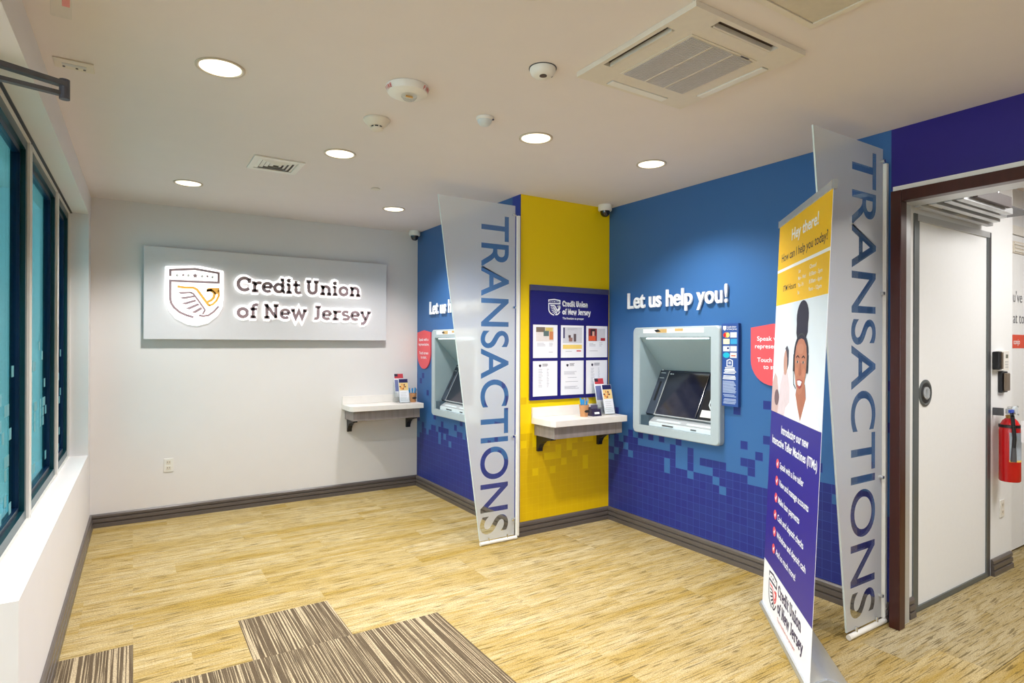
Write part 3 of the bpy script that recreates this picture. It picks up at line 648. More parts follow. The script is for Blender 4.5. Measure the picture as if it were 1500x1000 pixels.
# ------------------------------------------------------------------ teller machines
def teller(yc, label):
    x0 = XD if yc < 4 else XB; f = x0-.05; a, b, c, d = itm_hole(yc)
    t = thing('teller_machine', label, 'teller machine', (x0, yc, .80), 'teller machines set into the blue walls')
    Fw = Fr((x0-.0006, yc, 0), (0, -1, 0), (0, 0, 1))
    A, B, C, D, r = -.427, .427, .805, 1.653, .035
    out = []
    for px, pz, a0 in ((B-r, D-r, 0), (A+r, D-r, 90), (A+r, C+r, 180), (B-r, C+r, 270)): out += arc(px, pz, r, r, a0, a0+90, 5)
    IA, IB, IC, ID = -.352, .352, .871, 1.575; inn = []
    for px, pz, sx, sz in ((IB, ID, 1, 1), (IA, ID, -1, 1), (IA, IC, -1, -1), (IB, IC, 1, -1)): inn += [(px, pz)]*6
    n = len(out); mb = MB(); V = [Fw.p(x, z, 0) for x, z in out]+[Fw.p(x, z, .046) for x, z in out]+[Fw.p(x*.985, 1.229+(z-1.229)*.985, .054) for x, z in out]+[Fw.p(x, z, .054) for x, z in inn]+[Fw.p(x, z, .0) for x, z in inn]
    Fc = []
    for j in range(4):
        for i in range(n):
            q = (j*n+i, j*n+(i+1) % n, (j+1)*n+(i+1) % n, (j+1)*n+i)
            P = [V[k] for k in q]; Fc.append(q)
    mb.add(V, Fc)
    bmf = obj('fascia_frame', mb, FASCIA, t)
    bm = bmesh.new(); bm.from_mesh(bmf.data); bmesh.ops.remove_doubles(bm, verts=bm.verts, dist=1e-5); bmesh.ops.dissolve_degenerate(bm, edges=bm.edges, dist=1e-6); bmesh.ops.recalc_face_normals(bm, faces=bm.faces); bm.to_mesh(bmf.data); bm.free()
    # profile: depth is +z of a frame pointing into the wall
    P = lambda y, dep, z: Vector((f+dep, yc-y, z))
    tp = [P(-.351, .004, 1.574), P(.351, .004, 1.574), P(.351, .262, 1.305), P(-.351, .262, 1.305)]
    obj('sloped_hood', MB().hexa(tp, [p+Vector((.008, 0, .012)) for p in tp]), FASCIN, t)
    for s in (-1, 1):
        y = s*.351; q = [P(y, .004, 1.574), P(y, .262, 1.305), P(y, .262, .875), P(y, .004, .875)]
        obj('side_cheek', MB().hexa(q, [p+Vector((0, -s*.003, 0)) for p in q]), FASCIN, t)
    obj('back_plate', MB().add([P(-.352, .268, .872), P(.352, .268, .872), P(.352, .268, 1.31), P(-.352, .268, 1.31), P(-.352, .275, .872), P(.352, .275, .872), P(.352, .275, 1.31), P(-.352, .275, 1.31)], [(0, 1, 2, 3), (4, 5, 6, 7)]), BEZEL, t)
    obj('light_strip', MB().box(f+.010, yc-.32, 1.560, f+.022, yc+.29, 1.568), LEDM, t)
    # leaning console
    top = (.255, 1.302); bot = (.075, .950); ux = Vector((top[0]-bot[0], 0, top[1]-bot[1])); Ls = ux.length
    Fc_ = Fr(Vector((f+bot[0], yc, bot[1])), (0, -1, 0), ux)   # its normal points out of the wall
    obj('console', MB().fbox(Fc_, -.350, 0, .350, Ls, -.02, 0), BEZEL, t)
    obj('left_bezel', MB().fbox(Fc_, -.349, .004, -.262, Ls-.004, 0, .014), mat('slate_bezel', (58, 66, 80), .35), t, bevel=.003)
    for zz in (.33, .375): obj('bezel_mark', MB().fbox(Fc_, -.335, zz-.01, -.285, zz-.005, .014, .015), KEYS, t)
    obj('card_slot', MB().fbox(Fc_, -.315, .12, -.295, .29, .014, .016), BLACK, t)
    s = obj('screen', MB().fbox(Fc_, -.252, .010, .150, Ls-.012, 0, .012), SCREEN, t, bevel=.003)
    obj('screen_edge', MB().fbox(Fc_, -.259, .004, -.253, Ls-.006, 0, .013).fbox(Fc_, -.259, .0, .349, .006, 0, .02), ALU, s)
    mk = MB().fbox(Fc_, -.235, Ls-.038, -.222, Ls-.028, .0124, .0128).fbox(Fc_, -.216, Ls-.036, -.200, Ls-.030, .0124, .0128); obj('screen_mark', mk, KEYS, s)
    obj('side_panel', MB().fbox(Fc_, .165, .010, .345, Ls*.62, 0, .010), BLACK, t, bevel=.002); obj('receipt_tray', MB().fbox(Fc_, .19, .03, .33, .085, .010, .016), PLAST, t)
    o2 = []
    for p in ((.235, .20), (.235, .13), (.26, .10), (.285, .13), (.285, .20)): o2.append(p)
    m = MB(); m.ribbon(Fc_, o2, .008, .010, .0115, True); obj('shield_mark', m, KEYS, t)
    kb = obj('key_ledge', MB().box(f+.012, yc-.350, .872, f+.076, yc+.262, .905), KEYS, t, bevel=.003)
    obj('ledge_top', MB().hexa([P(-.262, .02, .905), P(.350, .02, .905), P(.350, .085, .94), P(-.262, .085, .94)], [P(-.262, .02, .911), P(.350, .02, .911), P(.350, .085, .948), P(-.262, .085, .948)]), ALU, t)
    obj('ledge_end', MB().box(f+.012, yc+.264, .872, f+.086, yc+.350, .948), mat('slate_end', (64, 84, 98), .4), t)
    for y, w in ((-.12, .11), (.16, .05)): obj('ledge_slot', MB().box(f+.009, yc-y-w, .884, f+.0122, yc-y, .893), DGREY, kb)
    for y in (-.2, .1): obj('key_row', MB().hexa([P(y, .03, .9115), P(y+.24, .03, .9115), P(y+.24, .07, .934), P(y, .07, .934)], [P(y, .03, .917), P(y+.24, .03, .917), P(y+.24, .07, .939), P(y, .07, .939)]), KEYS, t)
    # printed strip along the top
    Ft = Fr((f-.0045, yc, 0), (0, -1, 0), (0, 0, 1)); st = obj('top_label_strip', MB().fbox(Ft, -.31, 1.606, .29, 1.640, 0, .0008), INKW, t)
    obj('strip_print', MB().fbox(Ft, -.16, 1.608, -.06, 1.638, .001, .0014).fbox(Ft, .02, 1.618, .10, 1.638, .001, .0014), mat('strip_tan', (206, 170, 110), .6), st)
    obj('strip_arrow', MB().prism(Ft, [(-.17, 1.612), (-.12, 1.618), (-.15, 1.634), (-.19, 1.630)], .0015, .0018), BLACK, st)
teller(IT2, 'grey recessed teller machine on the near blue wall, fully in view'); teller(IT1, 'grey recessed teller machine on the far blue wall, half hidden by the frosted panel')

# dimensional wall lettering
def wall_letters(x, ystart, label, width=.99):
    Fw = Fr((x-.0006, ystart, 0), (0, -1, 0), (0, 0, 1)); t = thing('wall_lettering', label, 'lettering', (x, ystart-.5, 1.82), 'raised white lettering on the blue walls')
    V, Fc = text_geo('Let us help you!', .018); a, b, c, d = bounds(V); kx = width/(b-a); ky = .132/.73
    # split into letters by welded islands that overlap in x
    par = list(range(len(V)))
    def fd(i):
        while par[i] != i: par[i] = par[par[i]]; i = par[i]
        return i
    for f_ in Fc:
        for i in f_[1:]: par[fd(i)] = fd(f_[0])
    isl = {}
    for f_ in Fc: isl.setdefault(fd(f_[0]), []).append(f_)
    gs = []
    for fs in isl.values():
        xs = [V[i][0] for f_ in fs for i in f_]; gs.append([min(xs), max(xs), fs])
    gs.sort(key=lambda q: q[0]); mg = []
    for q in gs:
        if mg and q[0] < mg[-1][1]-.6*min(q[1]-q[0], mg[-1][1]-mg[-1][0]): mg[-1][1] = max(mg[-1][1], q[1]); mg[-1][2] = mg[-1][2]+q[2]
        else: mg.append(q)
    for q in mg:
        mb = MB(); fs = q[2]; ids = sorted({i for f_ in fs for i in f_}); rm = {i: k for k, i in enumerate(ids)}; Vq = [V[i] for i in ids]; Fq = [tuple(rm[i] for i in f_) for f_ in fs]
        pos = lambda p, z: Fw.p((p[0]-a)*kx, 1.816+p[1]*ky, z)
        mb.add([pos(p, .024) for p in Vq], Fq); mb.add([pos(p, .010) for p in Vq], [f_[::-1] for f_ in Fq])
        for lp in loops(Vq, Fq):
            m = len(lp); mb.add([pos(p, .010) for p in lp]+[pos(p, .024) for p in lp], [(i, (i+1) % m, (i+1) % m+m, i+m) for i in range(m)])
        obj('letter', mb, INKW, t)
        cxm = sum(p[0] for p in Vq)/len(Vq); cym = sum(p[1] for p in Vq)/len(Vq)
    pins = MB()
    for q in mg:
        pc = V[q[2][0][0]]; c0 = Fw.p((pc[0]-a)*kx, 1.816+pc[1]*ky, 0); pins.cyl(c0, c0+Fw.n*.012, .003, None, 6)
    obj('mounting_pins', pins, ALU, t)
wall_letters(XD, 3.672, 'white raised words "Let us help you!" above the near teller machine'); wall_letters(XB, 5.579, 'white raised words "Let us h..." on the far blue wall, cut by the frosted panel')
def shield_plaque(x, ymid, label):
    Fw = Fr((x-.0006, ymid, 0), (0, -1, 0), (0, 0, 1)); t = thing('shield_plaque', label, 'plaque', (x, ymid, 1.25), 'coral shield plaques beside the teller machines')
    pts = [(-.165, 1.632), (-.165, 1.42)]+arc(0, 1.42, .165, .168, 180, 360, 16)+[(.165, 1.632), (0, 1.655)]
    obj('plate', MB().prism(Fw, pts, .0, .012), CORAL, t)
    for s, z, w in (('Speak with a', 1.545, .235), ('representative.', 1.495, .265), ('Touch screen', 1.405, .23), ('to start.', 1.36, .14)):
        m = MB(); text(m, Fw, s, 0, z, .030, width=w, bold=.012, align='C', z0=.0122, z1=.0128); obj('text_line', m, INKW, t)
shield_plaque(XD, 2.336, 'coral red shield plaque beside the sticker strip, partly behind the banner'); shield_plaque(XB, 5.74, 'coral red shield plaque left of the far teller machine')
# strip of card stickers
Fw = Fr((XD-.0006, 2.655, 0), (0, -1, 0), (0, 0, 1)); t = thing('card_sticker_strip', 'tall narrow navy strip of card stickers and small print', 'sign', (XD, 2.655, 1.09))
obj('backing', MB().fbox(Fw, -.068, 1.092, .068, 1.665, 0, .028), mat('strip_blue', (44, 78, 150), .45), t); F3 = Fr(Fw.p(0, 0, .0285), Fw.r, Fw.u)
cards = [(-.028, 1.585, (232, 120, 60), 'o'), (.030, 1.585, (240, 240, 240), 'r'), (-.028, 1.540, (246, 236, 190), 'r'), (.032, 1.540, (60, 160, 210), 'r'),
         (-.028, 1.490, (236, 240, 246), 'r'), (.030, 1.490, (248, 240, 236), 'r'), (-.028, 1.445, (20, 180, 206), 'o'), (.030, 1.445, (244, 228, 220), 'r')]
for x, z, c, s in cards:
    mc = mat('card_%d_%d_%d' % c, c, .5)
    if s == 'o': k_ = obj('card_logo', MB().prism(F3, arc(x, z, .027, .019, 0, 345, 22), 0, .0006), mc, t)
    else: k_ = obj('card_logo', MB().fbox(F3, x-.026, z-.018, x+.026, z+.018, 0, .0006), mc, t)
obj('card_mark', MB().prism(F3, arc(-.016, 1.585, .014, .018, 0, 345, 14), .0007, .001), mat('card_yellow', (246, 214, 120), .5), t)
obj('card_mark', MB().prism(F3, arc(-.042, 1.585, .011, .015, 0, 345, 14), .0007, .001), RED, t)
obj('card_mark', MB().fbox(F3, -.022, 1.487, -.006, 1.500, .0007, .001), NAVYB, t); obj('card_mark', MB().fbox(F3, .012, 1.438, .048, 1.446, .0007, .001), mat('card_orange', (206, 100, 70), .5), t)
m = MB().prism(F3, [(-.055, 1.648), (-.055, 1.625), (-.042, 1.616), (-.030, 1.625), (-.030, 1.648)][::-1], 0, .0006); text(m, F3, 'Credit Union', -.024, 1.636, .011, width=.075, bold=.01); text(m, F3, 'of New Jersey', -.024, 1.621, .011, width=.082, bold=.01); obj('strip_logo', m, INKW, t)
m = MB().ribbon(F3, [(-.022, 1.370), (-.022, 1.408), (0, 1.416), (.022, 1.408), (.022, 1.370)], .006, 0, .0006, True).ribbon(F3, [(-.010, 1.387), (.010, 1.387)], .005, 0, .0006).ribbon(F3, [(-.010, 1.397), (.010, 1.397)], .005, 0, .0006); obj('house_symbol', m, INKW, t)
INKP = mat('pale_blue_ink', (176, 190, 220), .6); rr = random.Random(3); m = MB()
for z0_, z1_, w in ((1.345, 1.36, .045), (1.318, 1.34, .055), (1.278, 1.305, .056)):
    z = z0_
    while z < z1_: m.fbox(F3, -w*rr.uniform(.75, 1), z, w*rr.uniform(.75, 1), z+.006, 0, .0005); z += .010
o = obj('small_print', m, INKW, t); o['kind'] = 'stuff'; m = MB(); z = 1.185
while z < 1.262: m.fbox(F3, -.056, z, .056*rr.uniform(.6, 1), z+.005, 0, .0005); z += .0085
for z in (1.110, 1.119, 1.130, 1.139, 1.158, 1.168): m.fbox(F3, -.054*rr.uniform(.7, 1), z, .054*rr.uniform(.7, 1), z+.005, 0, .0005)
o = obj('fine_print', m, INKP, t); o['kind'] = 'stuff'

# ------------------------------------------------------------------ frosted TRANSACTIONS panels
def film_mesh(F, outer, body, x0, x1, ztop, zbot, z):
    """frosted sheet with the letters left out; text runs downwards, letter tops to the right"""
    V, Fc = text_geo(body, .010); a, b, c, d = bounds(V); kx = (ztop-zbot)/(b-a); ky = (x1-x0)/.73
    cu = bpy.data.curves.new('film', 'CURVE'); cu.dimensions = '2D'; cu.fill_mode = 'BOTH'
    T = lambda p: (x0+p[1]*ky, ztop-(p[0]-a)*kx)
    for lp in [outer]+[[T(p) for p in q] for q in loops(V, Fc)]:
        sp = cu.splines.new('POLY'); sp.points.add(len(lp)-1); sp.use_cyclic_u = True
        for i, p in enumerate(lp): sp.points[i].co = (p[0], p[1], 0, 1)
    o = bpy.data.objects.new('film', cu); col.objects.link(o); bpy.context.view_layer.update()
    me = bpy.data.meshes.new_from_object(o.evaluated_get(bpy.context.evaluated_depsgraph_get()))
    mb = MB(); mb.add([F.p(v.co.x, v.co.y, z) for v in me.vertices], [tuple(p.vertices) for p in me.polygons])
    bpy.data.objects.remove(o); bpy.data.curves.remove(cu); bpy.data.meshes.remove(me); return mb
def frosted_panel(xr, xtl, xbl, y, xc0, xc1, zt, zb, xwall, label, ztop=2.592):
    F = Fr((0, y, 0), (1, 0, 0), (0, 0, 1)); t = thing('frosted_panel', label, 'panel', ((xr+xbl)/2, y, 0), 'frosted panels lettered TRANSACTIONS')
    outer = [(xbl, .032), (xr, .032), (xr, ztop), (xtl, ztop)]
    obj('acrylic_sheet', MB().prism(F, outer, -.008, -.0005), ACRY, t)
    fm = film_mesh(F, outer, 'TRANSACTIONS', xc0, xc1, zt, zb, .0); f = obj('frosted_film', fm, FROST, t)
    f['label'] = 'frosted film with clear cut-out letters TRANSACTIONS'
    ed = MB()
    ed.ribbon(F, [(xtl, ztop), (xbl, .032)], .004, -.008, .0004); obj('polished_edge', ed, mat('acrylic_edge', (214, 226, 226), .25), t)
    obj('wall_channel', MB().box(xr+.016, y-.012, .02, xr+.040, y+.012, ztop-.075), PLAST, t, bevel=.003)
    for z in (.155, .80, 1.80, 2.52):
        s = obj('standoff', MB().cyl((xr-.020, y+.002, z), (xr-.020, y-.020, z), .009), CHROME, t, smooth=True); obj('standoff_rod', MB().cyl((xr-.020, y+.012, z), (xr+.016, y+.012, z), .006), CHROME, s)
    obj('floor_rail', MB().cyl((xbl-.005, y-.012, .014), (xr+.012, y-.012, .014), .014, None, 14), PLAST, t, smooth=True)
    for x in (xbl+.07, xr-.07): obj('rail_clip', MB().cyl((x, y-.012, .02), (x, y-.012, .052), .007), CHROME, t)
frosted_panel(2.512, 1.852, 2.207, 3.894, 2.213, 2.466, 2.497, .075, XB, 'frosted lettered panel standing beside the yellow wall')
frosted_panel(3.463, 2.794, 3.115, 1.655, 3.152, 3.404, 2.552, .085, XD, 'frosted lettered panel standing at the dark wood doorway')

# ------------------------------------------------------------------ notice board on the yellow wall with six sheets
Fy = Fr((0, YC-.0006, 0), (1, 0, 0), (0, 0, 1)); t = thing('notice_board', 'navy notice board with white logo on the yellow wall', 'notice board', (3.076, YC, 1.065))
obj('board', MB().fbox(Fy, 2.666, 1.066, 3.487, 1.945, 0, .018), NAVYB, t); obj('top_rail', MB().fbox(Fy, 2.666, 1.9455, 3.487, 1.990, 0, .022), BARGREY, t)
Fb = Fr(Fy.p(0, 0, .0185), Fy.r, Fy.u); m = MB()
for ln_, z, w in (('Credit Union', 1.828, .265), ('of New Jersey', 1.762, .298)):
    for c, q in slab(None, Fb, ln_, 2.985, z, .046, w, .21, 0, .001): m.add(q.v, q.f)
obj('board_lettering', m, INKW, t); m = MB(); text(m, Fb, 'The freedom to prosper', 2.985, 1.722, .018, width=.225, bold=.015, z0=0, z1=.001); obj('tagline', m, INKW, t)
sg = shield_logo(Fb, 2.842, 1.880, .120, 0, .001, fat=22); m = MB()
for q in sg.values(): m.add(q.v, q.f)
obj('board_shield', m, INKW, t)
def sheet(i, x0, x1, z0, z1, label):
    t = thing('notice_sheet', label, 'notice', ((x0+x1)/2, YC-.02, z0), 'sheets on the notice board'); Fp = Fr((x0, YC-.0204, z0), (1, 0, 0), (0, 0, 1)); w, h = x1-x0, z1-z0
    obj('paper', MB().fbox(Fp, 0, 0, w, h, 0, .0015), PAPER, t); Fp = Fr(Fp.p(0, 0, .0016), Fp.r, Fp.u); rr = random.Random(i)
    def rc(name, c, x, y, u, v, lv=0): return obj(name, MB().fbox(Fp, x*w, y*h, u*w, v*h, .0003*lv, .0003*lv+.0003), mat('ink_%d_%d_%d' % c, c, .7), t)
    def lines(xa, xb, ya, yb, st, m=INKG):
        q = MB(); y = ya
        while y < yb: q.fbox(Fp, xa*w, y*h, (xa+(xb-xa)*rr.uniform(.6, 1))*w, (y+.012)*h, 0, .0004); y += st
        o = obj('text_lines', q, m, t); o['kind'] = 'stuff'
    if i == 0:
        rc('photo', (222, 214, 212), .12, .50, .84, .93); rc('photo_detail', (120, 104, 90), .12, .78, .48, .93, 1); rc('photo_detail', (214, 190, 110), .5, .80, .80, .92, 1); rc('photo_detail', (92, 112, 110), .42, .66, .64, .82, 2); rc('photo_detail', (206, 130, 80), .66, .55, .82, .80, 2); lines(.16, .52, .36, .46, .04); lines(.66, .84, .36, .44, .04); lines(.64, .82, .17, .2, .04)
    if i == 1:
        rc('photo', (206, 206, 214), .08, .45, .92, .94); rc('photo_detail', (44, 44, 100), .10, .60, .16, .93, 1); rc('photo_detail', (96, 80, 84), .55, .50, .66, .74, 1); rc('photo_detail', (150, 110, 100), .34, .50, .5, .62, 1); rc('photo_detail', (84, 60, 62), .32, .62, .42, .70, 2); rc('photo_detail', (238, 206, 110), .08, .27, .92, .40, 1); rc('red_button', (196, 40, 50), .68, .19, .88, .225, 1); lines(.28, .74, .86, .92, .04); lines(.2, .5, .19, .22, .04)
    if i == 2:
        rc('photo', (206, 206, 214), .10, .52, .90, .92); rc('photo_detail', (140, 40, 46), .10, .52, .50, .92, 1); rc('photo_detail', (52, 32, 40), .20, .70, .42, .90, 2); rc('photo_detail', (226, 170, 150), .28, .68, .38, .83, 3); rc('photo_detail', (226, 90, 50), .12, .53, .44, .68, 2); rc('photo_detail', (170, 40, 50), .68, .53, .90, .62, 1); lines(.14, .44, .36, .46, .04); lines(.62, .78, .36, .46, .05); lines(.16, .6, .2, .22, .04)
    if i >= 3:
        q = MB().prism(Fp, [(.24*w, .90*h), (.24*w, .85*h), (.285*w, .82*h), (.33*w, .85*h), (.33*w, .90*h)][::-1], 0, .0004); obj('sheet_logo', q, INKD, t); lines(.38, .66, .85, .91, .028, INKD)
        if i == 4: lines(.14, .86, .60, .68, .035); lines(.3, .7, .50, .53, .04); lines(.2, .8, .38, .41, .04); lines(.16, .86, .18, .25, .03)
        else: lines(.22, .40, .26, .76, .045); lines(.56, .66, .26, .76, .045)
cols = [(2.690, 2.932), (2.968, 3.208), (3.236, 3.470)]
labs = ['flyer with a yellow and green photo, top left of the notice board', 'flyer with a red button, top middle of the notice board', 'flyer with a woman in red, top right of the notice board',
        'plain printed rate sheet, bottom left of the notice board', 'plain printed sheet with centred lines, bottom middle of the notice board', 'plain printed sheet behind the brochures, bottom right of the notice board']
for i in range(6): sheet(i, cols[i % 3][0], cols[i % 3][1], 1.405 if i < 3 else 1.097, 1.672 if i < 3 else 1.380, labs[i])

# ------------------------------------------------------------------ wall shelves
def shelf(x0, x1, yw, top, label, dpt=.30):
    t = thing('wall_shelf', label, 'shelf', ((x0+x1)/2, yw, top-.3), 'quartz topped wall shelves'); yf = yw-dpt; e2 = .0006; ch = .07
    Ft = Fr((0, 0, top), (1, 0, 0), (0, 1, 0))
    obj('worktop', MB().prism(Ft, [(x0, yw-e2), (x0, yf+ch*.6), (x0+ch*.3, yf), (x1, yf), (x1, yw-e2)], -.05, 0), QUARTZ, t, bevel=.003)
    obj('backsplash', MB().box(x0, yw-.02, top+.0004, x1, yw-e2, top+.078), QUARTZ, t, bevel=.002)
    obj('apron', MB().box(x0+.03, yf+.03, top-.145, x1-.03, yw-e2, top-.0505), GWOOD, t, bevel=.002)
    for x in (x0+.05, x1-.075):
        Fb_ = Fr((x, yw-e2, 0), (0, -1, 0), (0, 0, 1))
        pts = [(0, top-.1455), (.20, top-.1455), (.20, top-.165)]+[(.20-.175*sin(R(a)), top-.165-.10*(1-cos(R(a)))) for a in (20, 40, 60, 80, 90)]+[(.025, top-.275), (0, top-.275)]
        obj('bracket', MB().prism(Fb_, pts, -.045, 0), BLACK, t)
shelf(2.690, 3.445, YC, .932, 'white-topped wall shelf on the yellow wall'); shelf(1.770, 2.525, YB, .905, 'white-topped wall shelf on the white back wall')
def pen_cup(x, y, z, label, names, card=True):
    t = thing('pen_cup', label, 'pen cup', (x, y, z), 'kraft cups of pens')
    obj('cup', MB().lathe((x, y, z), [(.030, 0), (.040, .095), (.037, .095), (.028, .004)], 28), KRAFT, t, smooth=True)
    Fp = Fr((x-.006, y-.0375, z+.045), (1, -.16, 0), (0, -.08, 1)); m = MB().prism(Fp, arc(.006, .0, .024, .011, 0, 345, 18), 0, .001); obj('cup_mark', m, BLACK, t)
    rr = random.Random(int(x*100))
    for k in range(8):
        a = k*.8; c = Vector((x+cos(a)*.012, y+sin(a)*.012, z+.01)); tp = Vector((x+cos(a)*.038+rr.uniform(-.01, .01), y+sin(a)*.034, z+.140+rr.uniform(-.012, .012)))
        m = PENB if (cos(a) < .2) else PENG
        pnn = tag(obj('pen', MB().cyl(c, tp, .0052, None, 8), m), names % (('bright blue' if m == PENB else 'grey')), 'pen', 'pens in the kraft cup ' + ('on the yellow wall shelf' if y < 5 else 'on the back wall shelf'))
        obj('pen_clip', MB().cyl(tp+Vector((.005, -.004, -.002)), tp+(c-tp)*.25+Vector((.005, -.004, 0)), .0016, None, 6), m, pnn)
pen_cup(3.085, 3.745, .932, 'kraft paper pen cup on the yellow wall shelf', '%s pen standing in the cup on the yellow wall shelf'); pen_cup(2.475, 5.80, .905, 'kraft paper pen cup on the back wall shelf', '%s pen standing in the cup on the back wall shelf')
def brochure_rack(x, y, z, label, grp):
    t = thing('brochure_holder', label, 'brochure holder', (x, y, z), 'clear tiered brochure holders')
    w = .052
    for k in range(2):
        yy = y+.02-k*.075; z0 = z+(.055 if k == 0 else .004)
        ux = Vector((0, .055, .24)); F = Fr((x-k*.0+.02*k, yy, z0), (1, 0, 0), ux)
        obj('back_sheet', MB().fbox(F, -w-.004, 0, w+.004, .225, -.004, -.001), ACRY, t); obj('front_lip', MB().fbox(F, -w-.004, 0, w+.004, .05, .014, .016), ACRY, t); obj('pocket_floor', MB().fbox(F, -w-.004, -.003, w+.004, 0, -.004, .016), ACRY, t)
        names = ['brochure with a red header in the upper tier of the holder %s', 'brochure with a colourful photo in the lower tier of the holder %s']
        b = thing('brochure', names[k] % grp, 'brochure', F.p(0, .002, 0), 'brochures in the tiered holders')
        obj('cover', MB().fbox(F, -w+.002, .001, w-.002, .245, .001, .012), PAPER, b); Fq = Fr(F.p(0, 0, .0124), F.r, F.u)
        if k == 0:
            obj('header_print', MB().fbox(Fq, -w+.004, .195, w-.004, .243, 0, .0004), mat('crimson_print', (196, 60, 70), .6), b); obj('header_photo', MB().fbox(Fq, -w+.004, .215, -.01, .243, .0005, .0008), INKD, b); obj('panel_print', MB().fbox(Fq, -w+.004, .06, w-.004, .18, 0, .0004), mat('slate_blue_print', (110, 120, 170), .6), b)
        else:
            obj('title_print', MB().fbox(Fq, -w+.004, .205, w-.004, .243, 0, .0004), mat('navy_print', (26, 26, 84), .6), b)
            obj('photo_print', MB().fbox(Fq, -w+.004, .125, w-.004, .204, 0, .0004), mat('cream_print', (236, 206, 140), .6), b); rr = random.Random(9)
            q = MB(); q2 = MB()
            for j in range(9): (q if j % 2 else q2).prism(Fq, arc(rr.uniform(-.038, .038), rr.uniform(.135, .195), rr.uniform(.006, .012), rr.uniform(.006, .012), 0, 330, 8), .0005, .0008)
            obj('photo_spots', q, mat('maroon_print', (110, 40, 40), .6), b); obj('photo_spots', q2, mat('orange_print', (232, 150, 70), .6), b)
            q = MB()
            for j in range(6): q.fbox(Fq, -.04, .02+j*.016, .04*rr.uniform(.4, 1), .024+j*.016, 0, .0004)
            o = obj('text_lines', q, LGREY, b); o['kind'] = 'stuff'
    for s in (-1, 1): obj('side_wall', MB().hexa([(x+s*.062+.01, y-.085, z+.0006), (x+s*.062+.01, y+.085, z+.0006), (x+s*.064+.01, y+.085, z+.0006), (x+s*.064+.01, y-.085, z+.0006)], [(x+s*.062+.01, y-.07, z+.07), (x+s*.062+.01, y+.085, z+.24), (x+s*.064+.01, y+.085, z+.24), (x+s*.064+.01, y-.07, z+.07)]), ACRY, t)
brochure_rack(3.33, 3.79, .933, 'clear tiered brochure holder on the yellow wall shelf', 'by the yellow wall'); brochure_rack(2.335, 5.79, .906, 'clear tiered brochure holder on the back wall shelf', 'by the back wall')
t = thing('card_holder', 'dark smoked card holder between pen cup and brochures', 'card holder', (3.19, 3.76, .9325))
obj('tray', MB().hexa([(3.145, 3.70, .9325), (3.235, 3.70, .9325), (3.235, 3.78, .9325), (3.145, 3.78, .9325)], [(3.145, 3.715, .985), (3.235, 3.715, .985), (3.235, 3.79, 1.0), (3.145, 3.79, 1.0)]), mat('smoked_plastic', (54, 46, 74), .2), t); obj('card', MB().box(3.155, 3.74, .99, 3.225, 3.744, 1.02), mat('dim_card', (90, 84, 110), .6), t)
Fq = Fr((3.19, 3.7035, .955), (1, 0, 0), (0, .27, 1)); obj('holder_label', MB().fbox(Fq, -.03, -.006, .02, .010, .0025, .003), INKW, t)

# ------------------------------------------------------------------ roll-up banner
P1 = Vector((3.094, 2.13, 0)); P2 = Vector((2.483, 1.48, 0)); d = (P2-P1).normalized(); nb = Vector((.72863, -.68491, 0)); BW = .892; BH = 2.212
FBn = Fr(P1, d, nb*.09+Vector((0, 0, 2.21)))
t = thing('roll_up_banner', 'tall yellow and violet roll-up banner with a smiling woman in a headset', 'banner', (P1+P2)/2)
obj('banner_sheet', MB().fbox(FBn, 0, .012, BW, BH-.012, -.0015, 0), PAPER, t)
obj('top_bar', MB().fbox(FBn, -.004, BH-.016, BW+.004, BH+.022, -.012, .006), ALU, t, bevel=.003)
for x in (-.010, BW+.004): obj('bar_end_cap', MB().fbox(FBn, x, BH-.016, x+.006, BH+.022, -.014, .008), mat('cap_grey', (150, 154, 160), .4), t)
Gb = Fr(P1, d, (0, 0, 1)); prof = [(.012, 0), (.014, .012), (.006, .022), (-.03, .060), (-.07, .078), (-.11, .070), (-.155, .045), (-.19, .012), (-.19, 0)]
def extr(F, pr, x0, x1):
    n = len(pr); return MB().add([F.p(x0, z, y) for y, z in pr]+[F.p(x1, z, y) for y, z in pr], [tuple(range(n)), tuple(range(n, 2*n))[::-1]]+[(i, (i+1) % n, (i+1) % n+n, i+n) for i in range(n)])
obj('base_housing', extr(Gb, prof, 0, BW), mat('satin_silver', (196, 196, 190), .35, .6, var=.02), t, smooth=True)
obj('base_slot_strip', MB().fbox(Gb, 0, .0235, BW, .030, -.004, .010), ALU, t)
for x in (-.012, BW): obj('base_end_cap', extr(Gb, [(a*1.0, b) for a, b in prof], x, x+.012), mat('cap_grey', (150, 154, 160), .4), t)
Pp = MB().cyl(FBn.p(BW/2, .03, -.05), FBn.p(BW/2, BH-.01, -.012), .008); obj('support_pole', Pp, ALU, t)
z1 = .0004
def bq(name, x0, y0, x1, y1, m, lv=0): return obj(name, MB().fbox(FBn, x0, y0, x1, y1, .0003+.0004*lv, .0006+.0004*lv), m, t)
bq('yellow_field', 0, 1.743, BW, BH-.016, YBAN); bq('white_rule', 0, 1.930, BW, 1.946, INKW, 1); bq('violet_field', 0, .285, BW, 1.140, BBAN)
ph = bq('photo_field', 0, 1.140, BW, 1.743, mat('photo_backdrop', (226, 236, 248), .6, var=.05, scale=4))
def bp(name, pts, c, lv, par=ph): return obj(name, MB().prism(FBn, pts, .0003+.0004*lv, .0006+.0004*lv), mat('photo_%d_%d_%d' % c, c, .6, var=.05, scale=25), par)
def bt(name, s, x, y, h, w, m, bold=.012, lv=1, al='L'):
    q = MB(); text(q, FBn, s, x, y, h, width=w, bold=bold, z0=.0004*lv, z1=.0007+.0004*lv, align=al); return obj(name, q, m, t)
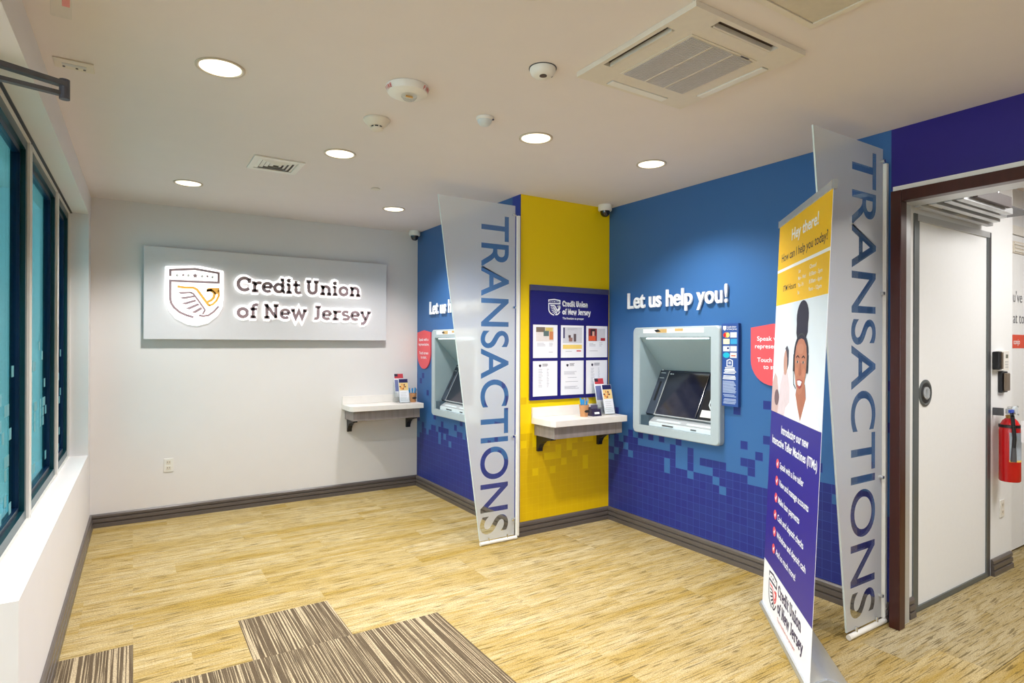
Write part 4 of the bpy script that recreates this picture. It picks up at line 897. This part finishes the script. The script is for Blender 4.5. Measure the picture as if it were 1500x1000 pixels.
bt('headline', 'Hey there!', .265, 2.080, .062, .45, INKW, .02); bt('subheading', 'How can I help you today?', .080, 1.985, .047, .775, INKD, .008)
bt('hours_title', 'ITM Hours', .140, 1.815, .033, .25, INKD, .008)
for k, (a_, b_) in enumerate((('Sun', 'Closed'), ('Mon - Wed', '8:30am - 5pm'), ('Thu - Fri', '8:30am - 6pm'), ('Sat', '9am - 12pm'))):
    yv = 1.885-k*.036; bt('hours_line', a_, .425, yv, .020, None, INKW, .005); bt('hours_line', b_, .610, yv, .020, .19 if k else .10, INKW, .005)
bt('intro_line', 'Introducing our new', .240, 1.040, .045, .48, INKW, .02); bt('intro_line', 'Interactive Teller Machines (ITMs)', .058, .965, .045, .80, INKW, .02)
for k, (s, w) in enumerate((('Speak with a live teller', .43), ('View and manage accounts', .52), ('Make loan payments', .39), ('Cash and deposit checks', .47), ('Withdraw and deposit cash', .52), ('And so much more!', .37))):
    yv = .852-k*.0935; bt('bullet_line', s, .245, yv, .036, w, INKW, .014)
    b_ = obj('bullet', MB().prism(FBn, arc(.195, yv+.016, .030, .026, 0, 345, 20), .0007, .001), CORAL, t); obj('bullet_tick', MB().ribbon(FBn, [(.183, yv+.016), (.193, yv+.006), (.208, yv+.028)], .008, .0012, .0015), INKW, b_)
m = MB()
for ln_, x, y, w in (('Credit Union', .325, .195, .41), ('of New Jersey', .325, .110, .45)):
    for c, q in slab(None, FBn, ln_, x, y, .060, w, .19, .0004, .0010): m.add(q.v, q.f)
obj('banner_lettering', m, mat('slate_ink', (70, 62, 92), .6), t); bt('banner_tagline', 'The freedom to prosper', .330, .066, .022, .33, mat('pink_ink', (226, 150, 150), .6), .005)
sg = shield_logo(FBn, .130, .262, .170, .0004, .0010, fat=8); b_ = obj('banner_shield', sg['outline'], INKD, t); obj('banner_star', sg['star'], INKD, b_); obj('banner_eagle', sg['eagle'], CORAL, b_); obj('banner_wing', sg['wing'], INKD, b_)
# the printed photo: woman with a high bun and headset, colleagues blurred behind
bp('blurred_colleague', [(.0, 1.14), (.0, 1.30), (.05, 1.36), (.10, 1.34), (.14, 1.26), (.16, 1.14)], (206, 176, 172), 1)
bp('blurred_colleague_torso', [(.14, 1.14), (.17, 1.30), (.22, 1.37), (.30, 1.38), (.36, 1.30), (.38, 1.14)], (222, 206, 212), 1)
bp('blurred_colleague_face', arc(.262, 1.425, .040, .068, 0, 345, 18), (196, 150, 134), 2); bp('blurred_colleague_hair', [(.245, 1.50), (.28, 1.515), (.315, 1.49), (.32, 1.42), (.30, 1.385), (.292, 1.45), (.27, 1.485)], (66, 62, 76), 3); bp('blurred_laptop', arc(.11, 1.225, .05, .045, 0, 345, 14), (120, 96, 100), 2)
bp('shirt', [(.28, 1.14), (.30, 1.185), (.36, 1.215), (.44, 1.240), (.50, 1.262), (.66, 1.262), (.72, 1.240), (.80, 1.215), (.85, 1.18), (.87, 1.14)], (240, 234, 242), 3)
bp('neck', [(.475, 1.262), (.500, 1.330), (.625, 1.330), (.650, 1.262), (.575, 1.150)], (176, 112, 88), 4)
bp('collar', [(.44, 1.245), (.475, 1.275), (.560, 1.155), (.545, 1.142)], (250, 248, 252), 5); bp('collar', [(.66, 1.275), (.70, 1.245), (.60, 1.142), (.585, 1.155)], (250, 248, 252), 5)
bp('bun', [(.44, 1.58)]+arc(.535, 1.655, .100, .085, 200, -20, 14)+[(.63, 1.58), (.60, 1.55), (.46, 1.55)], (40, 38, 58), 3)
bp('hair', arc(.535, 1.455, .122, .125, 0, 345, 22), (46, 42, 62), 4)
bp('face', [(.435, 1.45), (.445, 1.39), (.470, 1.325), (.505, 1.285), (.540, 1.272), (.575, 1.285), (.612, 1.325), (.636, 1.39), (.642, 1.45), (.622, 1.515), (.580, 1.545), (.535, 1.552), (.49, 1.545), (.455, 1.515)], (186, 122, 96), 5)
bp('forehead_light', arc(.535, 1.500, .055, .026, 0, 345, 14), (194, 132, 106), 6); bp('cheek', arc(.480, 1.385, .028, .022, 0, 345, 12), (196, 128, 102), 6); bp('cheek', arc(.598, 1.385, .028, .022, 0, 345, 12), (196, 128, 102), 6)
for s in (-1, 1):
    x = .538+s*.048; bp('eye', arc(x, 1.435, .019, .007, 0, 345, 12), (220, 200, 190), 7); bp('iris', arc(x, 1.435, .011, .0075, 0, 330, 8), (40, 26, 24), 8)
    obj('eyebrow', MB().ribbon(FBn, [(x-.026, 1.456), (x, 1.466), (x+.026, 1.456)], .007, .0031, .0034), mat('photo_brow', (56, 36, 36), .6), ph)
bp('nose', [(.528, 1.43), (.548, 1.43), (.560, 1.375), (.538, 1.366), (.516, 1.375)], (166, 100, 78), 6); bp('lips', [(.488, 1.345), (.538, 1.352), (.590, 1.345), (.568, 1.312), (.538, 1.302), (.508, 1.312)], (164, 70, 70), 7); bp('teeth', [(.500, 1.341), (.538, 1.345), (.578, 1.341), (.562, 1.322), (.538, 1.316), (.514, 1.322)], (252, 250, 248), 8)
bp('ear_cup', [(.412, 1.47), (.436, 1.475), (.440, 1.385), (.414, 1.385)], (44, 46, 56), 7); bp('ear_cup', [(.640, 1.475), (.664, 1.47), (.662, 1.385), (.638, 1.385)], (44, 46, 56), 7)
obj('microphone_boom', MB().ribbon(FBn, [(.424, 1.385), (.438, 1.320), (.480, 1.300)], .007, .0033, .0036), BLACK, ph); obj('headband', MB().ribbon(FBn, arc(.538, 1.465, .118, .108, 172, 8, 12), .010, .0027, .0030), BLACK, ph)

# ------------------------------------------------------------------ next-room wall fittings
YN = 1.6055
x, y = 4.850, 1.528
t = thing('fire_extinguisher', 'red fire extinguisher with tag hanging on the white wall', 'fire extinguisher', (x, y, .632))
obj('cylinder', MB().lathe((x, y, .632), [(.052, 0), (.058, .008), (.058, .330), (.054, .365), (.040, .396), (.024, .412)], 32), RED, t, smooth=True)
obj('neck', MB().lathe((x, y, 1.044), [(.022, 0), (.024, .018), (.018, .022)], 20), mat('brass', (176, 140, 80), .3, .8), t); obj('valve', MB().box(x-.018, y-.02, 1.072, x+.018, y+.02, 1.105), ALU, t, bevel=.004)
obj('upper_handle', MB().box(x-.012, y-.012, 1.108, x+.110, y+.012, 1.120), CHROME, t, bevel=.003); obj('lower_handle', MB().hexa([(x, y-.011, 1.078), (x+.12, y-.011, 1.055), (x+.12, y+.011, 1.055), (x, y+.011, 1.078)], [(x, y-.011, 1.088), (x+.12, y-.011, 1.065), (x+.12, y+.011, 1.065), (x, y+.011, 1.088)]), CHROME, t)
obj('gauge', MB().cyl((x-.005, y-.021, 1.098), (x-.005, y-.036, 1.098), .026, None, 24), mat('pale_gauge', (206, 214, 220), .3), t)
obj('safety_seal', MB().box(x-.075, y-.03, 1.085, x-.020, y-.015, 1.103), mat('blue_seal', (30, 70, 190), .4), t)
obj('hose', MB().tube([(x-.02, y-.015, 1.08), (x-.055, y-.030, 1.06), (x-.062, y-.038, 1.0), (x-.058, y-.042, .92), (x-.060, y-.040, .86)], .011, 10), BLACK, t); obj('nozzle', MB().cyl((x-.060, y-.040, .86), (x-.064, y-.040, .77), .012, .016, 12), DGREY, t)
obj('strap', MB().lathe((x, y, .985), [(.0583, 0), (.0600, 0), (.0600, .018), (.0583, .018)], 32), BLACK, t)
lab = MB(); n = 10; a0, a1 = -165, -40
for k in range(n):
    A, B = R(a0+(a1-a0)*k/n), R(a0+(a1-a0)*(k+1)/n); r_ = .0586
    lab.add([(x+cos(A)*r_, y+sin(A)*r_, .765), (x+cos(B)*r_, y+sin(B)*r_, .765), (x+cos(B)*r_, y+sin(B)*r_, .955), (x+cos(A)*r_, y+sin(A)*r_, .955)], [(0, 1, 2, 3)])
obj('label', lab, mat('label_silver', (178, 190, 204), .5, var=.08, scale=60), t)
lab = MB()
for k in range(n):
    A, B = R(a0+(a1-a0)*k/n), R(a0+(a1-a0)*(k+1)/n); r_ = .0589
    lab.add([(x+cos(A)*r_, y+sin(A)*r_, .765), (x+cos(B)*r_, y+sin(B)*r_, .765), (x+cos(B)*r_, y+sin(B)*r_, .777), (x+cos(A)*r_, y+sin(A)*r_, .777)], [(0, 1, 2, 3)])
obj('label_band', lab, mat('label_yellow', (236, 206, 110), .5), t)
Ft = Fr((x-.036, y-.078, .90), (.82, -.45, 0), (-.10, -.02, 1)); obj('inspection_tag', MB().fbox(Ft, -.012, 0, .058, .140, 0, .0012), PAPER, t)
obj('wall_bracket', MB().box(x-.050, y+.02, 1.06, x-.038, YN-.0006, 1.11), DGREY, t)
t = thing('card_reader', 'black and bronze card reader fixed above the fire extinguisher', 'card reader', (4.93, YN, 1.20)); obj('back_box', MB().box(4.885, YN-.022, 1.205, 4.985, YN-.0006, 1.345), BLACK, t, bevel=.003); obj('cover', MB().box(4.905, YN-.036, 1.215, 4.99, YN-.0222, 1.335), mat('bronze_cover', (124, 108, 92), .35, .4), t, bevel=.008)
t = thing('keypad', 'white keypad with small display and black side on the wall', 'keypad', (4.87, YN, 1.345)); obj('housing', MB().box(4.84, YN-.030, 1.352, 4.985, YN-.0006, 1.485), PLAST, t, bevel=.004); obj('display', MB().box(4.925, YN-.0315, 1.435, 4.960, YN-.0302, 1.460), mat('lcd_green', (96, 100, 84), .3), t)
obj('side_reader', MB().box(4.79, YN-.04, 1.360, 4.838, YN-.0006, 1.480), BLACK, t, bevel=.006); obj('bronze_edge', MB().box(4.815, YN-.046, 1.365, 4.8385, YN-.0405, 1.475), mat('bronze_cover', (124, 108, 92), .35, .4), t)
for r_ in range(3):
    for c_ in range(3): obj('key', MB().box(4.915+c_*.018, YN-.0316, 1.370+r_*.018, 4.927+c_*.018, YN-.0302, 1.380+r_*.018), LGREY, t)
